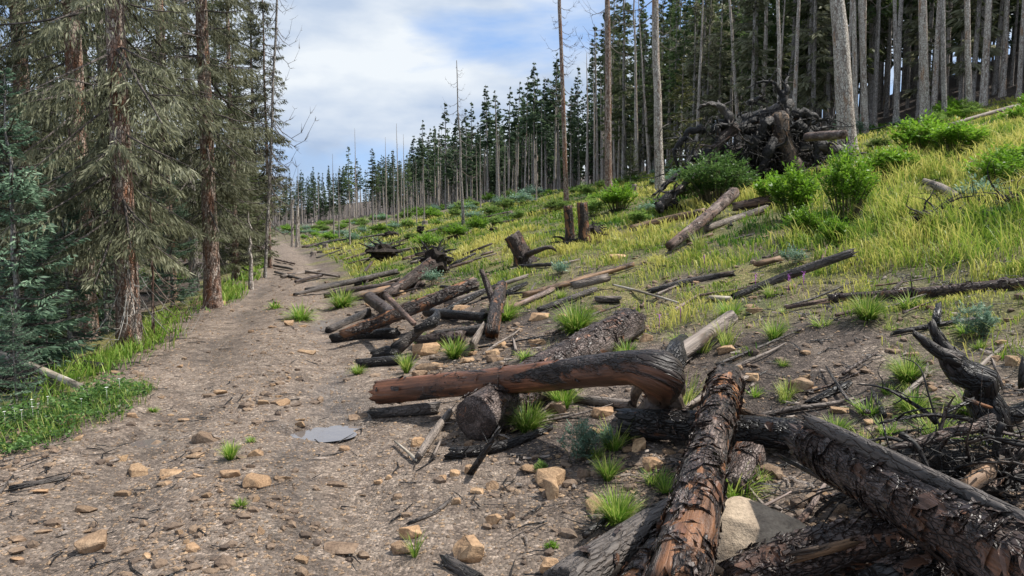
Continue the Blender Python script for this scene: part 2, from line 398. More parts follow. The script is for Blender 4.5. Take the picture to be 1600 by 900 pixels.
def soil_mat():
    m, t, b, out = new_mat('ground_soil')
    tcn = NN(t, 'ShaderNodeTexCoord'); v = tcn.outputs['Object']
    g = attr(t, 'grass').outputs['Fac']; rd = attr(t, 'road').outputs['Fac']; wet = attr(t, 'wet').outputs['Fac']; char_shade_fac = attr(t, 'charred').outputs['Fac']
    big = noise(t, v, 1.1, 6, .6); mid = noise(t, v, 6.5, 6, .65); fine = noise(t, v, 60, 6, .75)
    soil = ramp(t, mid, [(.3, (.055, .042, .034)), (.5, (.13, .100, .080)), (.68, (.24, .19, .15))])
    road = ramp(t, mid, [(.28, (.105, .079, .062)), (.45, (.180, .139, .110)), (.58, (.238, .187, .148)), (.75, (.33, .268, .215))])
    road = mixc(t, .8, road, ramp(t, big, [(.3, .62), (.5, 1.0), (.7, 1.18)]), 'MULTIPLY')
    c = mixc(t, rd, soil, road)
    c = mixc(t, math_(t, 'MULTIPLY', char_shade_fac, .85), c, (.045, .035, .031))  # burnt soil, and shade painted onto the forest floor
    grc = ramp(t, big, [(.35, (.075, .095, .028)), (.55, (.17, .165, .045)), (.7, (.25, .20, .075))])
    c = mixc(t, math_(t, 'MULTIPLY', g, .8), c, grc)
    vv = NN(t, 'ShaderNodeTexVoronoi'); vv.inputs['Scale'].default_value = 58; t.links.new(v, vv.inputs['Vector'])
    sep = NN(t, 'ShaderNodeSeparateColor'); t.links.new(vv.outputs[1], sep.inputs[0])
    peb = ramp(t, sep.outputs[0], [(0, .42), (.35, .8), (.7, 1.1), (.88, 1.4), (1, 2.3)])
    c = mixc(t, .85, c, peb, 'MULTIPLY')
    c = mixc(t, .75, c, ramp(t, fine, [(.25, .45), (.5, 1.0), (.8, 1.5)]), 'MULTIPLY')
    c = mixc(t, math_(t, 'MULTIPLY', wet, .6), c, mixc(t, 1., c, .5, 'MULTIPLY'))
    t.links.new(c, b.inputs['Base Color'])
    t.links.new(math_(t, 'SUBTRACT', .9, math_(t, 'MULTIPLY', wet, .72)), b.inputs['Roughness'])
    h = math_(t, 'ADD', math_(t, 'MULTIPLY', vv.outputs[0], -.8), math_(t, 'MULTIPLY', fine, .9))
    h = math_(t, 'ADD', h, math_(t, 'MULTIPLY', mid, 1.2))
    bump(t, b, h, .8, .022)
    return m
M['soil'] = soil_mat()
def water_mat():
    m, t, b, out = new_mat('puddle_water')
    b.inputs['Base Color'].default_value = (.15, .13, .12, 1); b.inputs['Roughness'].default_value = .03
    b.inputs['Specular IOR Level'].default_value = .9; b.inputs['IOR'].default_value = 2.1
    tcn = NN(t, 'ShaderNodeTexCoord'); bump(t, b, noise(t, tcn.outputs['Object'], 9, 3), .12, .01)
    return m
M['water'] = water_mat()

# ---------------------------------------------------------------- cover masks
def grass_start(y): return np.interp(y, [0, 5.5, 8, 11, 14, 30, 60, 200], [5.2, 4.7, 4.0, 2.9, 1.8, 1.15, 1.0, 1.0])
def grass_mask(x, y):
    s = S(x, y); n = fbm(x*.55, y*.55, 4, 41); n2 = fbm(x*1.7, y*1.7, 3, 43)
    g = sm(-.35, .8, s-grass_start(y)+1.9*n+.8*n2)
    thin = np.exp(-((s-5.0)/2.0)**2)*np.exp(-((y-9.5)/3.5)**2)
    g = g*(1-.85*thin*sm(-.15, .2, n2))
    g = g*sm(75, 45, y)*.9+g*.35*sm(45, 75, y)
    left = sm(-1.75, -2.0, s+.25*n-.3*sm(12, 20, y))*sm(-3.2, -2.8, s)*sm(4.5, 7, y)
    return np.clip(np.maximum(g*(s > 0), left), 0, 1)
PUD = [(480, 682, .27, .075), (548, 667, .16, .035), (228, 697, .13, .045)]
PUDC = [np.array([a, b_, 0]) for a, b_, _, _, _ in HOLLOW]; PUD = [(0, 0, rx, ry/2.2) for _, _, rx, ry, _ in HOLLOW]
STREAM = np.array([at(*q)[:2] for q in [(600, 640), (540, 665), (475, 680), (455, 700), (450, 760), (470, 830), (470, 899)]])
def stream_d(x, y):
    d = np.full(np.shape(x), 9.)
    for a, b_ in zip(STREAM[:-1], STREAM[1:]):
        ab = b_-a; tt = np.clip(((x-a[0])*ab[0]+(y-a[1])*ab[1])/(ab@ab), 0, 1)
        d = np.minimum(d, np.hypot(x-a[0]-tt*ab[0], y-a[1]-tt*ab[1]))
    return d
# ---------------------------------------------------------------- ground and road
def make_ground():
    ys = np.r_[np.linspace(-14, 1.2, 24), np.geomspace(1.3, 520, 440)]
    u = np.sinh(np.linspace(-2.2, 2.2, 460))/np.sinh(2.2)*1.9
    Y = np.repeat(ys[:, None], len(u), 1); X = u[None]*(np.maximum(Y, 0)+4)-.1*Y
    X = np.where(Y < 1.2, u[None]*(8+np.abs(Y)*.8), X)
    # keep the near rows square on to the last row behind the camera
    X = u[None]*np.maximum(np.maximum(Y, 0)+3.2, 3.2+0*Y)-.12*np.maximum(Y, 0)
    Z = H(X, Y)
    nr, nc = X.shape; V = np.stack([X, Y, Z], -1).reshape(-1, 3)
    i = np.arange(nr-1)[:, None]*nc; j = np.arange(nc-1)[None]
    F = np.stack([i+j, i+j+1, i+nc+j+1, i+nc+j], -1).reshape(-1, 4)
    xs, ysv = V[:, 0], V[:, 1]; s = S(xs, ysv); n = fbm(xs*1.3, ysv*1.3, 3, 3)
    G = grass_mask(xs, ysv)*sm(28, 23, s)*sm(150, 135, ysv); hw = np.interp(ysv, [8, 16, 30, 60], [0, .35, .55, .6]); road = sm(1.75, 1.15, np.abs(s+.05+.35*hw)+.7*n+hw)
    road = np.maximum(road, .55*sm(17, 9, ysv)*sm(3.2, 1.4, np.abs(s))*sm(-.2, .3, fbm(xs*2.2, ysv*2.2, 3, 77)))
    ds = stream_d(xs, ysv); wet = np.clip(sm(.22, .06, ds+.25*fbm(xs*5, ysv*5, 2, 8))*.8, 0, 1)
    for c_ in (.62, -.75): wet = np.maximum(wet, .9*np.exp(-((s-c_)/.30)**2)*sm(-.25, .25, fbm(xs*1.4, ysv*.8, 3, 19))*sm(26, 14, ysv))
    for p, (_, _, a, b_) in zip(PUDC, PUD):
        wet = np.maximum(wet, sm(1.9, 1., np.hypot((xs-p[0])/a, (ysv-p[1])/(b_*2.2))+.5*n))
    ch = sm(.0, .45, fbm(xs*.9, ysv*.9, 4, 60)+.25*sm(2., 4., s)*sm(12, 5, ysv)-.12)*sm(.6, 1.6, np.abs(s))
    forest = np.clip(sm(-2.6, -4, s)+sm(22, 26, s)*sm(3, 8, ysv)+sm(140, 155, ysv), 0, 1)  # forest floor darkened: paints in the shade of the forest interior
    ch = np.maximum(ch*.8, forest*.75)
    fc = s.reshape(nr, nc); sc_ = .25*(fc[:-1, :-1]+fc[1:, :-1]+fc[:-1, 1:]+fc[1:, 1:]).ravel()
    isroad = np.abs(sc_+.05) < 1.7
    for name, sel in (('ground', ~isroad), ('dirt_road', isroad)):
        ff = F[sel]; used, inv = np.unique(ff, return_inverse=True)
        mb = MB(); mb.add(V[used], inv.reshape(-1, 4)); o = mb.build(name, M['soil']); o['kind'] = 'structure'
        for nm, arr in (('grass', G), ('road', road), ('wet', wet), ('charred', ch)):  # the charred attribute also carries the painted forest shade
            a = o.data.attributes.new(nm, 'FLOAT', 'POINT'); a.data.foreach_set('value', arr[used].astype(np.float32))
make_ground()
for a, b_, rx, ry, d_ in HOLLOW:          # water standing in the hollows; the ground itself cuts its outline
    k = 64; th = np.arange(k)/k*2*math.pi; X_, Y_ = a+np.cos(th)*rx*1.5, b_+np.sin(th)*ry*1.5; z = float(H(a, b_))+d_*.60
    X2, Y2 = [], []
    for t_ in th:
        q = .1
        while q < 1.6 and float(H(a+math.cos(t_)*rx*q, b_+math.sin(t_)*ry*q)) < z+.004: q += .05
        X2.append(a+math.cos(t_)*rx*(q+.06)); Y2.append(b_+math.sin(t_)*ry*(q+.06))
    V = np.vstack([np.c_[X2, Y2, np.full(k, z)], [a, b_, z]])
    o = MB().add(V, np.stack([np.arange(k), (np.arange(k)+1) % k, np.full(k, k)], 1)).build('puddle', M['water']); o['kind'] = 'structure'

# ---------------------------------------------------------------- logs
def solve(pts, W, lifts):
    P = []; Rr = []
    for (px, py), w, l in zip(pts, W, lifts):
        r = .1
        for _ in range(4): p = at(px, py, r+l); r = w/2/FX*p[1]
        P.append(p); Rr.append(r)
    return np.array(P), np.array(Rr)
def flakes(P, Rr, n, size, seed, lift=(.001, .016)):
    """plates of bark standing proud of a log"""
    rg = np.random.default_rng(seed); P = np.asarray(P); d = np.r_[0, np.cumsum(np.linalg.norm(np.diff(P, axis=0), axis=1))]
    t = rg.random(n)*d[-1]; th = rg.random(n)*2*math.pi
    k = fbm3(t*1.2, np.cos(th)*1.2, np.sin(th)*1.2+seed, 2, seed); t = t[k > -.22]; th = th[k > -.22]; n = len(t)
    Q, q, tt = resample(P, Rr, .05); T, N, B = frames(Q)
    i = np.clip(np.searchsorted(tt, t), 0, len(tt)-1)
    mb = MB(); Vs = []; Ls = []
    ln = size*(.25+rg.random(n)**2*1.5); wa = size*(.25+rg.random(n)**2*.9)/q[i]
    l0 = rg.uniform(*lift, n)*.4; l1 = rg.uniform(*lift, n); sk = rg.normal(0, .5, n)
    gx = [-1, 0, 1]; gy = [-1, 0, 1]
    for a in gx:
        for b_ in gy:
            jx = rg.normal(0, .32, n); jy = rg.normal(0, .32, n)
            th2 = th+(b_+jy)*wa*.5+sk*a*wa; dx = (a+jx)*ln*.5
            up = np.where(a > 0, l1, l0)+np.abs(b_)*l1*.35+.004; rad = q[i]*1.0+up
            c = Q[i]+T[i]*dx[:, None]+N[i]*(np.cos(th2)*rad)[:, None]+B[i]*(np.sin(th2)*rad)[:, None]
            Vs.append(c); Ls.append(np.stack([t+dx, np.cos(th2)*q[i], np.sin(th2)*q[i]], 1))
    V = np.stack(Vs, 1).reshape(-1, 3); L = np.stack(Ls, 1).reshape(-1, 3); base = np.arange(n)[:, None]*9
    F = np.concatenate([base+np.array([[a*3+b_, a*3+b_+1, a*3+b_+4, a*3+b_+3]]) for a in (0, 1) for b_ in (0, 1)])
    mb.add(V, F, 0, L); return mb
LOGSEG = []
def log(label, pts, W, mat='dgrey', lift=0., name='fallen_log', cat='log', group=None, ns=14, rough=.06, step=.08, seed=None, fl=0, fsize=.06, stubs=0, jag=.05, flat=1., grain=.02, world=None, parent=None, soft=1., tone=0.):
    if world is None: lifts = [lift]*len(pts) if np.isscalar(lift) else lift
    if np.isscalar(W): W = [W]*len(pts)
    P, Rr = solve(pts, W, lifts) if world is None else world
    LOGSEG.extend((P[i_][:2], P[i_+1][:2], Rr[i_]) for i_ in range(len(P)-1))
    o0 = P[0].copy(); mb = MB(); tube(mb, P-o0, Rr, ns, step, rough, 2.5, seed, True, tone, flat, jag, grain, soft)
    rg = np.random.default_rng(seed); st = []
    for k in range(stubs):
        f = rg.uniform(.1, .9)*(len(P)-1); i = int(f); p = P[i]*(1-f+i)+P[min(i+1, len(P)-1)]*(f-i); r = Rr[i]
        d = unit(np.cross(unit(P[-1]-P[0]), rg.normal(size=3))); d[2] = abs(d[2]); L = rg.uniform(.5, 2.2)*r+.04
        st.append([p-o0, p-o0+d*r*1.0, p-o0+d*(r+L*.5)+rg.normal(size=3)*.01, p-o0+d*(r+L)+rg.normal(size=3)*.02])
    if parent is not None:
        o = mb.build(name, M[mat], parent); o.location = o0-np.array(parent.location); return o
    if not fl and not st:
        o = mb.build(name, M[mat]); o.location = o0; return tag(o, label, cat, group)
    root = thing(name, o0, label, cat, group); stem = mb.build('stem', M[mat], root)
    if fl: tag(flakes(P-o0, Rr, fl, fsize, seed).build('bark', M['flake'], stem, smooth=False), kind='stuff')
    for q in st:
        b_ = MB(); r = Rr.mean()*.22; tube(b_, q, [r, r*.8, r*.6, r*.25], 6, .04, .08, 6, seed); b_.build('branch_stub', M[mat], stem)
    return root

# foreground timber
hk = log('long scorched brown log with a hooked root end, raised across the dark cut log', [(594, 613), (700, 602), (830, 590), (930, 580), (995, 573), (1032, 582), (1036, 615), (1022, 655)],
    [36, 40, 45, 50, 58, 78, 48, 60], 'hero', [.06, .16, .26, .36, .42, .36, .14, -.06], ns=44, step=.022, rough=.10, fl=110, fsize=.045, jag=.06, seed=5, soft=.22, tone=lambda t, T: sm(.80, .93, t/T))
log('thick flaky charred log with a dark sawn end, lying under the hooked log', [(742, 655), (850, 585), (985, 505)], [74, 66, 50], 'bark_char', 0, ns=36, step=.03, rough=.09, fl=700, fsize=.06, jag=0, seed=21)
log('blackened log lying level beneath the torn orange log', [(975, 660), (1110, 668), (1255, 680)], [46, 50, 50], 'char', .02, ns=30, step=.04, rough=.07, fl=60, fsize=.04, seed=8)
log('torn orange and black log pointing at the camera across the blackened log', [(1135, 592), (1112, 690), (1085, 790), (1055, 925)], [50, 60, 76, 102], 'orange', [.10, .34, .26, .16], ns=40, step=.025, rough=.10, fl=620, fsize=.055, jag=.06, seed=33)
log('massive black-barked log running out of the lower right corner', [(1262, 690), (1420, 775), (1660, 920)], [62, 96, 158], 'bark_char', [.30, .26, .22], ns=48, step=.03, rough=.06, fl=520, fsize=.065, jag=.08, seed=42)
log('bare dark grey rail of split wood along the top of the massive black log', [(1268, 660), (1440, 742), (1660, 856)], [22, 38, 58], 'dgrey', [.46, .44, .40], name='split_timber', ns=22, step=.03, rough=.16, jag=.1, seed=43, flat=.6)
log('splintered dark lath sticking out under the broken end of the massive black log', [(1228, 718), (1320, 765), (1400, 812)], [7, 14, 18], 'dgrey', [.22, .16, .1], name='split_timber', ns=8, seed=46, jag=.12, flat=.4)
log('brown bare log end half hidden under the torn orange log, beside the grey boulder', [(1170, 712), (1145, 768)], [52, 54], 'bark_char', -.06, ns=20, step=.04, rough=.1, fl=60, seed=44)
log('dark split log at the bottom edge just left of the torn orange log', [(1060, 795), (985, 845), (880, 920)], [50, 62, 76], 'dgrey', [.0, .0, .0], ns=28, step=.04, rough=.08, fl=40, seed=45)
log('charred orange-edged log squeezed between the split log and the torn orange log', [(1050, 830), (990, 925)], [44, 60], 'orange', [.05, .05], ns=24, step=.04, rough=.1, fl=90, seed=47)
log('black flaky log along the bottom edge in front of the grey boulder', [(1150, 905), (1260, 862), (1400, 838)], [66, 70, 62], 'bark_char', [.03, .05, .05], ns=30, step=.04, rough=.1, fl=380, fsize=.05, seed=48)
log('charred log added for the deep shade at the bottom right under the massive log', [(1380, 925), (1480, 880), (1640, 870)], [80, 90, 90], 'char', [0, .02, .02], ns=24, step=.05, rough=.1, fl=200, seed=49)  # added dark log, fills the black shadow under the massive one
log('small yellow-edged split piece lying on the black log near the boulder', [(1252, 868), (1325, 850)], [22, 18], 'brown', .16, name='split_timber', ns=8, jag=.06, seed=50, flat=.5)
lg = log('straight grey-brown log rising from a black root knob above the hooked log', [(1050, 560), (1142, 497)], [26, 24], 'grey', .06, ns=20, step=.04, rough=.04, seed=51, fl=6, fsize=.02)
log('black twisted root knob at the lower end of the straight grey-brown log', [(1068, 532), (1052, 560), (1046, 590)], [24, 44, 18], 'char', [.02, .05, 0], name='root_knob', ns=18, step=.02, rough=.22, jag=.05, seed=52, parent=lg)
log('reddish stick lying behind the blackened log beside the torn orange log', [(1150, 640), (1240, 668)], [12, 14], 'brown', .12, ns=8, seed=53)
log('pale stick leaning under the upper end of the torn orange log', [(1058, 645), (1110, 612), (1165, 590)], [9, 9, 7], 'grey', .03, name='fallen_branch', cat='branch', ns=8, seed=54)
log('mottled grey branch behind the hooked end of the long scorched log', [(900, 622), (985, 632)], [14, 16], 'grey', 0., name='fallen_branch', cat='branch', ns=10, seed=55)
log('grey log end lying by the puddle at the right edge of the road', [(583, 646), (682, 637)], [15, 19], 'dgrey', 0, ns=14, seed=56)
log('grey speckled dead limb leaning down the bank below the hooked log', [(655, 712), (680, 672), (706, 640)], [12, 14, 10], 'grey', .02, name='fallen_branch', cat='branch', ns=10, seed=57, stubs=3)
log('thin pale twig fork left of the grey speckled limb', [(618, 690), (648, 716)], [4, 6], 'pale', .02, name='fallen_branch', cat='branch', ns=6, seed=58)
log('short grey slat standing below the grey speckled limb', [(678, 712), (688, 690)], [10, 8], 'grey', .02, name='split_timber', cat='wood', ns=6, seed=59, flat=.4)
log('black charred limb lying in front of the dark sawn log end', [(705, 708), (790, 702), (858, 668)], [20, 15, 11], 'char', .0, name='fallen_branch', cat='branch', ns=12, rough=.12, seed=60, stubs=4)
log('black burnt stick standing at a slant in front of the dark sawn log end', [(735, 740), (755, 712), (780, 670)], [11, 11, 7], 'char', [-.02, .12, .30], name='burnt_stick', cat='stick', ns=10, seed=61)
log('thin black root reaching up the middle of the rocky bank', [(645, 815), (690, 800), (702, 782)], [6, 8, 6], 'dgrey', 0, name='burnt_stick', cat='stick', ns=7, seed=62)
log('grey root end at the bottom edge left of the tan stone', [(700, 878), (745, 905)], [22, 24], 'dgrey', -.02, name='fallen_branch', cat='branch', ns=10, seed=63)
log('burnt crooked stick on bare soil right of the tan stones', [(1266, 628), (1300, 612), (1328, 598)], [10, 13, 8], 'char', 0, name='burnt_stick', cat='stick', ns=8, rough=.15, seed=64)
log('thin dark stick lying behind the forked black stump', [(1398, 520), (1470, 506), (1540, 497)], [7, 9, 8], 'dgrey', .01, name='burnt_stick', cat='stick', ns=8, seed=65)
log('black knuckle of burnt wood standing behind the forked stump', [(1462, 506), (1470, 490), (1466, 478)], [14, 12, 9], 'char', [0, .05, .12], name='burnt_stick', cat='stick', ns=8, rough=.2, seed=66)
for pts_, w_ in (([(1030, 580), (1050, 588), (1064, 606), (1058, 630)], [46, 34, 20, 9]), ([(1008, 590), (992, 612), (990, 640)], [30, 18, 8]), ([(1038, 600), (1060, 640), (1075, 655)], [36, 20, 8])):
    log('', pts_, w_, 'grey', [.34, .30, .16, 0][:len(pts_)] if len(pts_) == 4 else [.3, .1, -.04], name='root', ns=16, step=.02, rough=.2, seed=int(pts_[0][0]), parent=hk, soft=.5)
# middle heap beside the road
grp = None
log('longest orange-scorched log of the roadside heap, with a dark cut upper end', [(535, 524), (640, 484), (742, 442)], [17, 22, 20], 'orange', [.08, .25, .35], ns=22, step=.06, rough=.07, fl=160, fsize=.07, seed=70)
log('black log lying along the foot of the longest orange log', [(520, 528), (618, 520)], [14, 17], 'char', .0, ns=14, seed=71)
log('short dark log propped at the upper left of the roadside heap', [(578, 466), (616, 494)], [20, 20], 'bark_char', .10, ns=14, fl=60, seed=72)
log('thin grey-brown pole slanting across the longest orange log', [(603, 462), (646, 505)], [10, 9], 'pink', [.5, .40], ns=10, seed=73)
log('grey-black log at the road side of the heap', [(514, 515), (574, 489)], [11, 14], 'dgrey', .0, ns=12, seed=74)
log('black log lying level behind the roadside heap', [(668, 488), (758, 496)], [15, 14], 'char', .03, ns=14, seed=75)
log('dark split plank leaning over the front of the heap', [(622, 543), (650, 520), (668, 505)], [24, 16, 14], 'dgrey', [.02, .16, .28], name='split_timber', ns=8, jag=.08, seed=76, flat=.45)
log('black charred root knuckle on top of the heap', [(650, 515), (680, 505), (683, 490)], [12, 24, 12], 'char', [.3, .3, .4], name='charred_chunk', cat='wood', ns=14, step=.03, rough=.25, seed=77)
log('brown scorched log behind the big tan block', [(655, 534), (722, 526)], [19, 21], 'bark_char', .0, ns=14, fl=50, seed=78)
log('short black log lying low in front of the heap', [(560, 568), (622, 562)], [15, 16], 'char', .0, ns=14, seed=79)
log('black char lump beneath the heap beside the big tan block', [(583, 555), (605, 548), (622, 553)], [14, 24, 14], 'char', .0, name='charred_lump', cat='wood', ns=12, step=.03, rough=.25, seed=80)
log('grey log between the heap and the spotted upright log', [(680, 523), (775, 511)], [13, 17], 'dgrey', .0, ns=14, seed=81)
log('grey slab leaning at the foot of the spotted upright log', [(738, 540), (755, 510)], [22, 13], 'grey', [.02, .1], name='split_timber', ns=8, seed=82, flat=.45, jag=.06)
log('orange-spotted charred log pointing uphill beside the heap', [(768, 522), (772, 492), (784, 446)], [22, 24, 18], 'orange', [.0, .16, .22], ns=18, step=.05, rough=.1, fl=60, seed=83)
log('slim black snag arm rising from the orange-spotted log', [(772, 476), (762, 446), (752, 422)], [13, 11, 7], 'bark_char', [.1, .35, .6], name='snag_arm', cat='branch', ns=10, rough=.1, seed=84)
log('long thin dark log reaching from the road towards the root plate', [(460, 460), (540, 442), (621, 424)], [5, 9, 9], 'dgrey', .02, ns=10, seed=85)
log('shattered black log beside the road above the heap', [(508, 462), (575, 450), (660, 444)], [8, 13, 9], 'bark_char', .0, ns=12, rough=.12, seed=86)
log('pale brown log end beneath the shattered black log', [(540, 466), (610, 452)], [12, 14], 'brown', .0, ns=12, seed=87)
log('brown root-plate log leaning down from the torn root plate', [(600, 462), (640, 440), (675, 412)], [14, 20, 22], 'bark_char', [.0, .05, .25], ns=14, rough=.1, fl=60, seed=88)
# slope timber right of the middle
log('light brown peeled log lying up the slope, right of the heap', [(818, 461), (900, 440), (988, 413)], [10, 10, 9], 'brown', .02, ns=12, seed=90)
log('second peeled log alongside the light brown one', [(800, 481), (884, 443)], [9, 9], 'pink', .02, ns=10, seed=91)
log('dark thin log below the peeled pair', [(842, 484), (930, 452)], [9, 9], 'dgrey', .02, ns=10, seed=92)
log('weathered grey splinter resting at the head of the dark thin log', [(896, 446), (948, 434)], [13, 13], 'grey', .1, name='split_timber', ns=8, seed=93, flat=.5)
log('short grey log end above the flaky charred log', [(933, 468), (968, 468)], [11, 11], 'grey', 0, ns=10, seed=94)
log('sinuous dark log across the middle of the grassy slope', [(1014, 456), (1060, 443), (1145, 427)], [9, 12, 9], 'dgrey', .0, ns=12, seed=95)
log('orange-brown short log on stones at mid slope', [(1184, 413), (1219, 404)], [9, 9], 'brown', .02, ns=10, seed=96)
log('dark tapered plank-like log rising to the right out of the grass', [(1150, 462), (1230, 430), (1328, 396)], [10, 15, 13], 'dgrey', [.0, .05, .22], ns=12, seed=97, jag=.12, rough=.1)
log('long dark log lying level through the right-hand grass', [(1298, 466), (1400, 460), (1500, 452), (1640, 437)], [13, 15, 17, 17], 'bark_char', .0, ns=16, rough=.08, fl=160, fsize=.05, seed=98, stubs=3)
log('brown log lying left of the big root pile', [(986, 357), (1040, 343), (1100, 330)], [10, 11, 10], 'brown', .02, ns=12, seed=99)
log('flaky pinkish-brown log leaning uphill between brown and grey logs', [(1046, 385), (1098, 345), (1146, 302)], [14, 17, 18], 'pink', [.05, .2, .3], ns=18, step=.06, rough=.08, fl=160, fsize=.06, seed=100)
log('barky brown log end beside the bushes', [(1147, 323), (1202, 312)], [14, 14], 'pink', .05, ns=14, fl=60, seed=101)
log('smooth pale grey log with a black cut end', [(1104, 357), (1196, 326)], [11, 11], 'grey', .02, ns=14, seed=102)
log('orange root piece lying below the pale grey log', [(1075, 378), (1112, 366)], [8, 5], 'brown', .0, name='fallen_branch', cat='branch', ns=8, seed=103)
log('weathered stub of log in grass at the right, before the dark earth mound', [(1445, 283), (1470, 292), (1497, 309)], [9, 13, 14], 'grey', .05, ns=12, seed=104)
log('long grey log at the forest edge at the far right', [(1480, 196), (1540, 178), (1640, 152)], [5, 6, 7], 'grey', .1, ns=8, seed=105, step=.5)
log('slim pale deadfall in the grass near the right edge', [(1552, 292), (1600, 278)], [4, 5], 'pale', .05, name='fallen_branch', cat='branch', ns=6, seed=106)
log('grey log lying in front of the dark stump', [(812, 416), (860, 413)], [6, 6], 'dgrey', .02, ns=8, seed=107)
log('bleached branch fanning over the slope below the sinuous log', [(958, 445), (1000, 455), (1060, 473)], [3, 4, 3], 'pale', .03, name='fallen_branch', cat='branch', ns=6, seed=108, stubs=5)
log('yellowish squared chunk of wood on the slope', [(1110, 466), (1140, 468)], [10, 10], 'pale', .0, name='split_timber', cat='wood', ns=4, seed=109)
# left of the road
log('pale peeled log lying down into the left ditch', [(-20, 545), (60, 575), (128, 606)], [10, 11, 12], 'pale', [.25, .15, .05], ns=14, seed=110)
log('black burnt log lying behind the pale peeled log', [(72, 560), (156, 572)], [12, 13], 'char', .05, ns=12, seed=111)
log('dark rotting log under the pale peeled log', [(-10, 570), (88, 602)], [14, 12], 'dgrey', [.08, .02], ns=12, seed=112)
log('second dark rotting log below the pale peeled log', [(-10, 595), (80, 612)], [12, 9], 'char', .02, ns=10, seed=113)
# far timber in the clearing, too small to tell parts
far_logs = [(428, 415, 456, 420, 4), (440, 432, 500, 422, 5), (462, 440, 503, 430, 5), (430, 405, 460, 412, 3), (478, 452, 560, 436, 5), (545, 412, 590, 400, 3),
            (640, 432, 700, 420, 6), (610, 440, 655, 436, 5), (668, 362, 705, 352, 4), (560, 372, 600, 366, 3), (756, 340, 800, 330, 3), (770, 350, 812, 343, 4),
            (505, 380, 550, 372, 3), (620, 392, 650, 388, 4), (840, 330, 880, 322, 3), (700, 372, 735, 362, 4), (430, 425, 470, 436, 4), (478, 424, 530, 432, 4),
            (650, 398, 690, 388, 5), (752, 398, 770, 393, 4), (690, 448, 745, 452, 6), (1010, 330, 1045, 320, 4), (1500, 260, 1530, 250, 5), (1230, 480, 1290, 470, 7), (880, 500, 930, 492, 6)]
for k, (a, b_, c, d, w) in enumerate(far_logs):
    log('thin weathered pole lying among others in the cleared strip', [(a, b_), (c, d)], w, ['dgrey', 'grey', 'bark_char', 'pink'][k % 4], .03, ns=8, step=.4, seed=200+k, group='thin poles strewn over the clearing')

rg = np.random.default_rng(64)
for k in range(52):
    y = 10*(58/10)**rg.random(); s_ = 1.6+rg.random()**1.5*(2.0+.05*y); L = rg.uniform(.4, 1.1+.02*y); an = rg.normal(.5, .8); x = float(road_x(y))+s_/.965
    r_ = rg.uniform(.018, .045)*(1+.008*y); P = np.array([[x+math.cos(an)*L*t, y+math.sin(an)*L*t, 0] for t in (-.5, 0, .5)]); P[:, 2] = H(P[:, 0], P[:, 1])+r_*.8; P[:, 2] += np.array([0, .5, 1])*rg.uniform(-.03, .16); P[1, 2] = .5*(P[0, 2]+P[2, 2])
    log('fallen pole along the right side of the road', None, None, ['bark_char', 'char', 'dgrey', 'grey', 'pink', 'bark_char'][k % 6], name='fallen_log', ns=9, step=.2, rough=.12, seed=900+k, group='poles along the right side of the road', world=(P, np.array([r_, r_*.9, r_*.7])), jag=.06)
# ---------------------------------------------------------------- roots and stumps
def wander(p, d, L, r, rg, n=9, bend=.35, pull=(0, 0, 0)):
    P = [np.array(p, float)]; d = unit(d)
    for i in range(n):
        d = unit(d+rg.normal(size=3)*bend*.6+np.array(pull)*.12); P.append(P[-1]+d*L/n)
    return np.array(P), r*(1-np.linspace(0, 1, n+1)*.82)
def root_part(parent, p, d, L, r, rg, mat='root', subs=3, pull=(0, 0, -1), bend=.4, ns=8, name='root'):
    mb = MB(); P, q = wander(p, d, L, r, rg, 9, bend, pull); tube(mb, P, q, ns, L/16, .12, 4, int(rg.integers(9999)))
    for k in range(subs):
        i = int(rg.integers(3, 9)); P2, q2 = wander(P[i], P[i]-P[i-1]+rg.normal(size=3)*.7*L/9, L*rg.uniform(.25, .55), q[i]*.6, rg, 6, bend*1.2, pull)
        tube(mb, P2, q2, 5, None, 0, 3, 1)
    return mb.build(name, M[mat], parent)
def fine_roots(parent, n, R_, L, r, rg, ax, c=(0, 0, 0), mat='root', name='fine_roots'):
    mb = MB(); ax = unit(ax)
    for k in range(n):
        v = rg.normal(size=3); v = unit(v-ax*np.dot(v, ax)*.75)
        p = np.array(c)+v*R_*rg.random()**.6; P, q = wander(p, v+rg.normal(size=3)*.7, L*rg.uniform(.4, 1), r*rg.uniform(.4, 1), rg, 5, .6, (0, 0, -.8))
        tube(mb, P, q, 4, None)
    return tag(mb.build(name, M[mat], parent), kind='stuff')
def lump(parent, c, sz, seed, mat, name='earth', amp=.45, sub=3, fr=2.2):
    import bmesh
    bm = bmesh.new(); bmesh.ops.create_icosphere(bm, subdivisions=sub, radius=1)
    V = np.array([v.co for v in bm.verts]); F = np.array([[v.index for v in f.verts] for f in bm.faces]); bm.free()
    k = fbm3(V[:, 0]*fr+seed, V[:, 1]*fr, V[:, 2]*fr, 4, seed)
    V = V*(1+amp*k[:, None]*2)*np.array(sz)+np.array(c)
    return MB().add(V, F).build(name, mat, parent, smooth=False)
def root_soil():
    m, t, b, out = new_mat('root_earth'); tcn = NN(t, 'ShaderNodeTexCoord'); n = noise(t, tcn.outputs['Object'], 9, 7, .7)
    t.links.new(ramp(t, n, [(.3, (.008, .006, .005)), (.55, (.030, .022, .017)), (.75, (.09, .066, .05))]), b.inputs['Base Color'])
    b.inputs['Roughness'].default_value = .8; bump(t, b, n, 1., .08); return m
M['earth'] = root_soil()
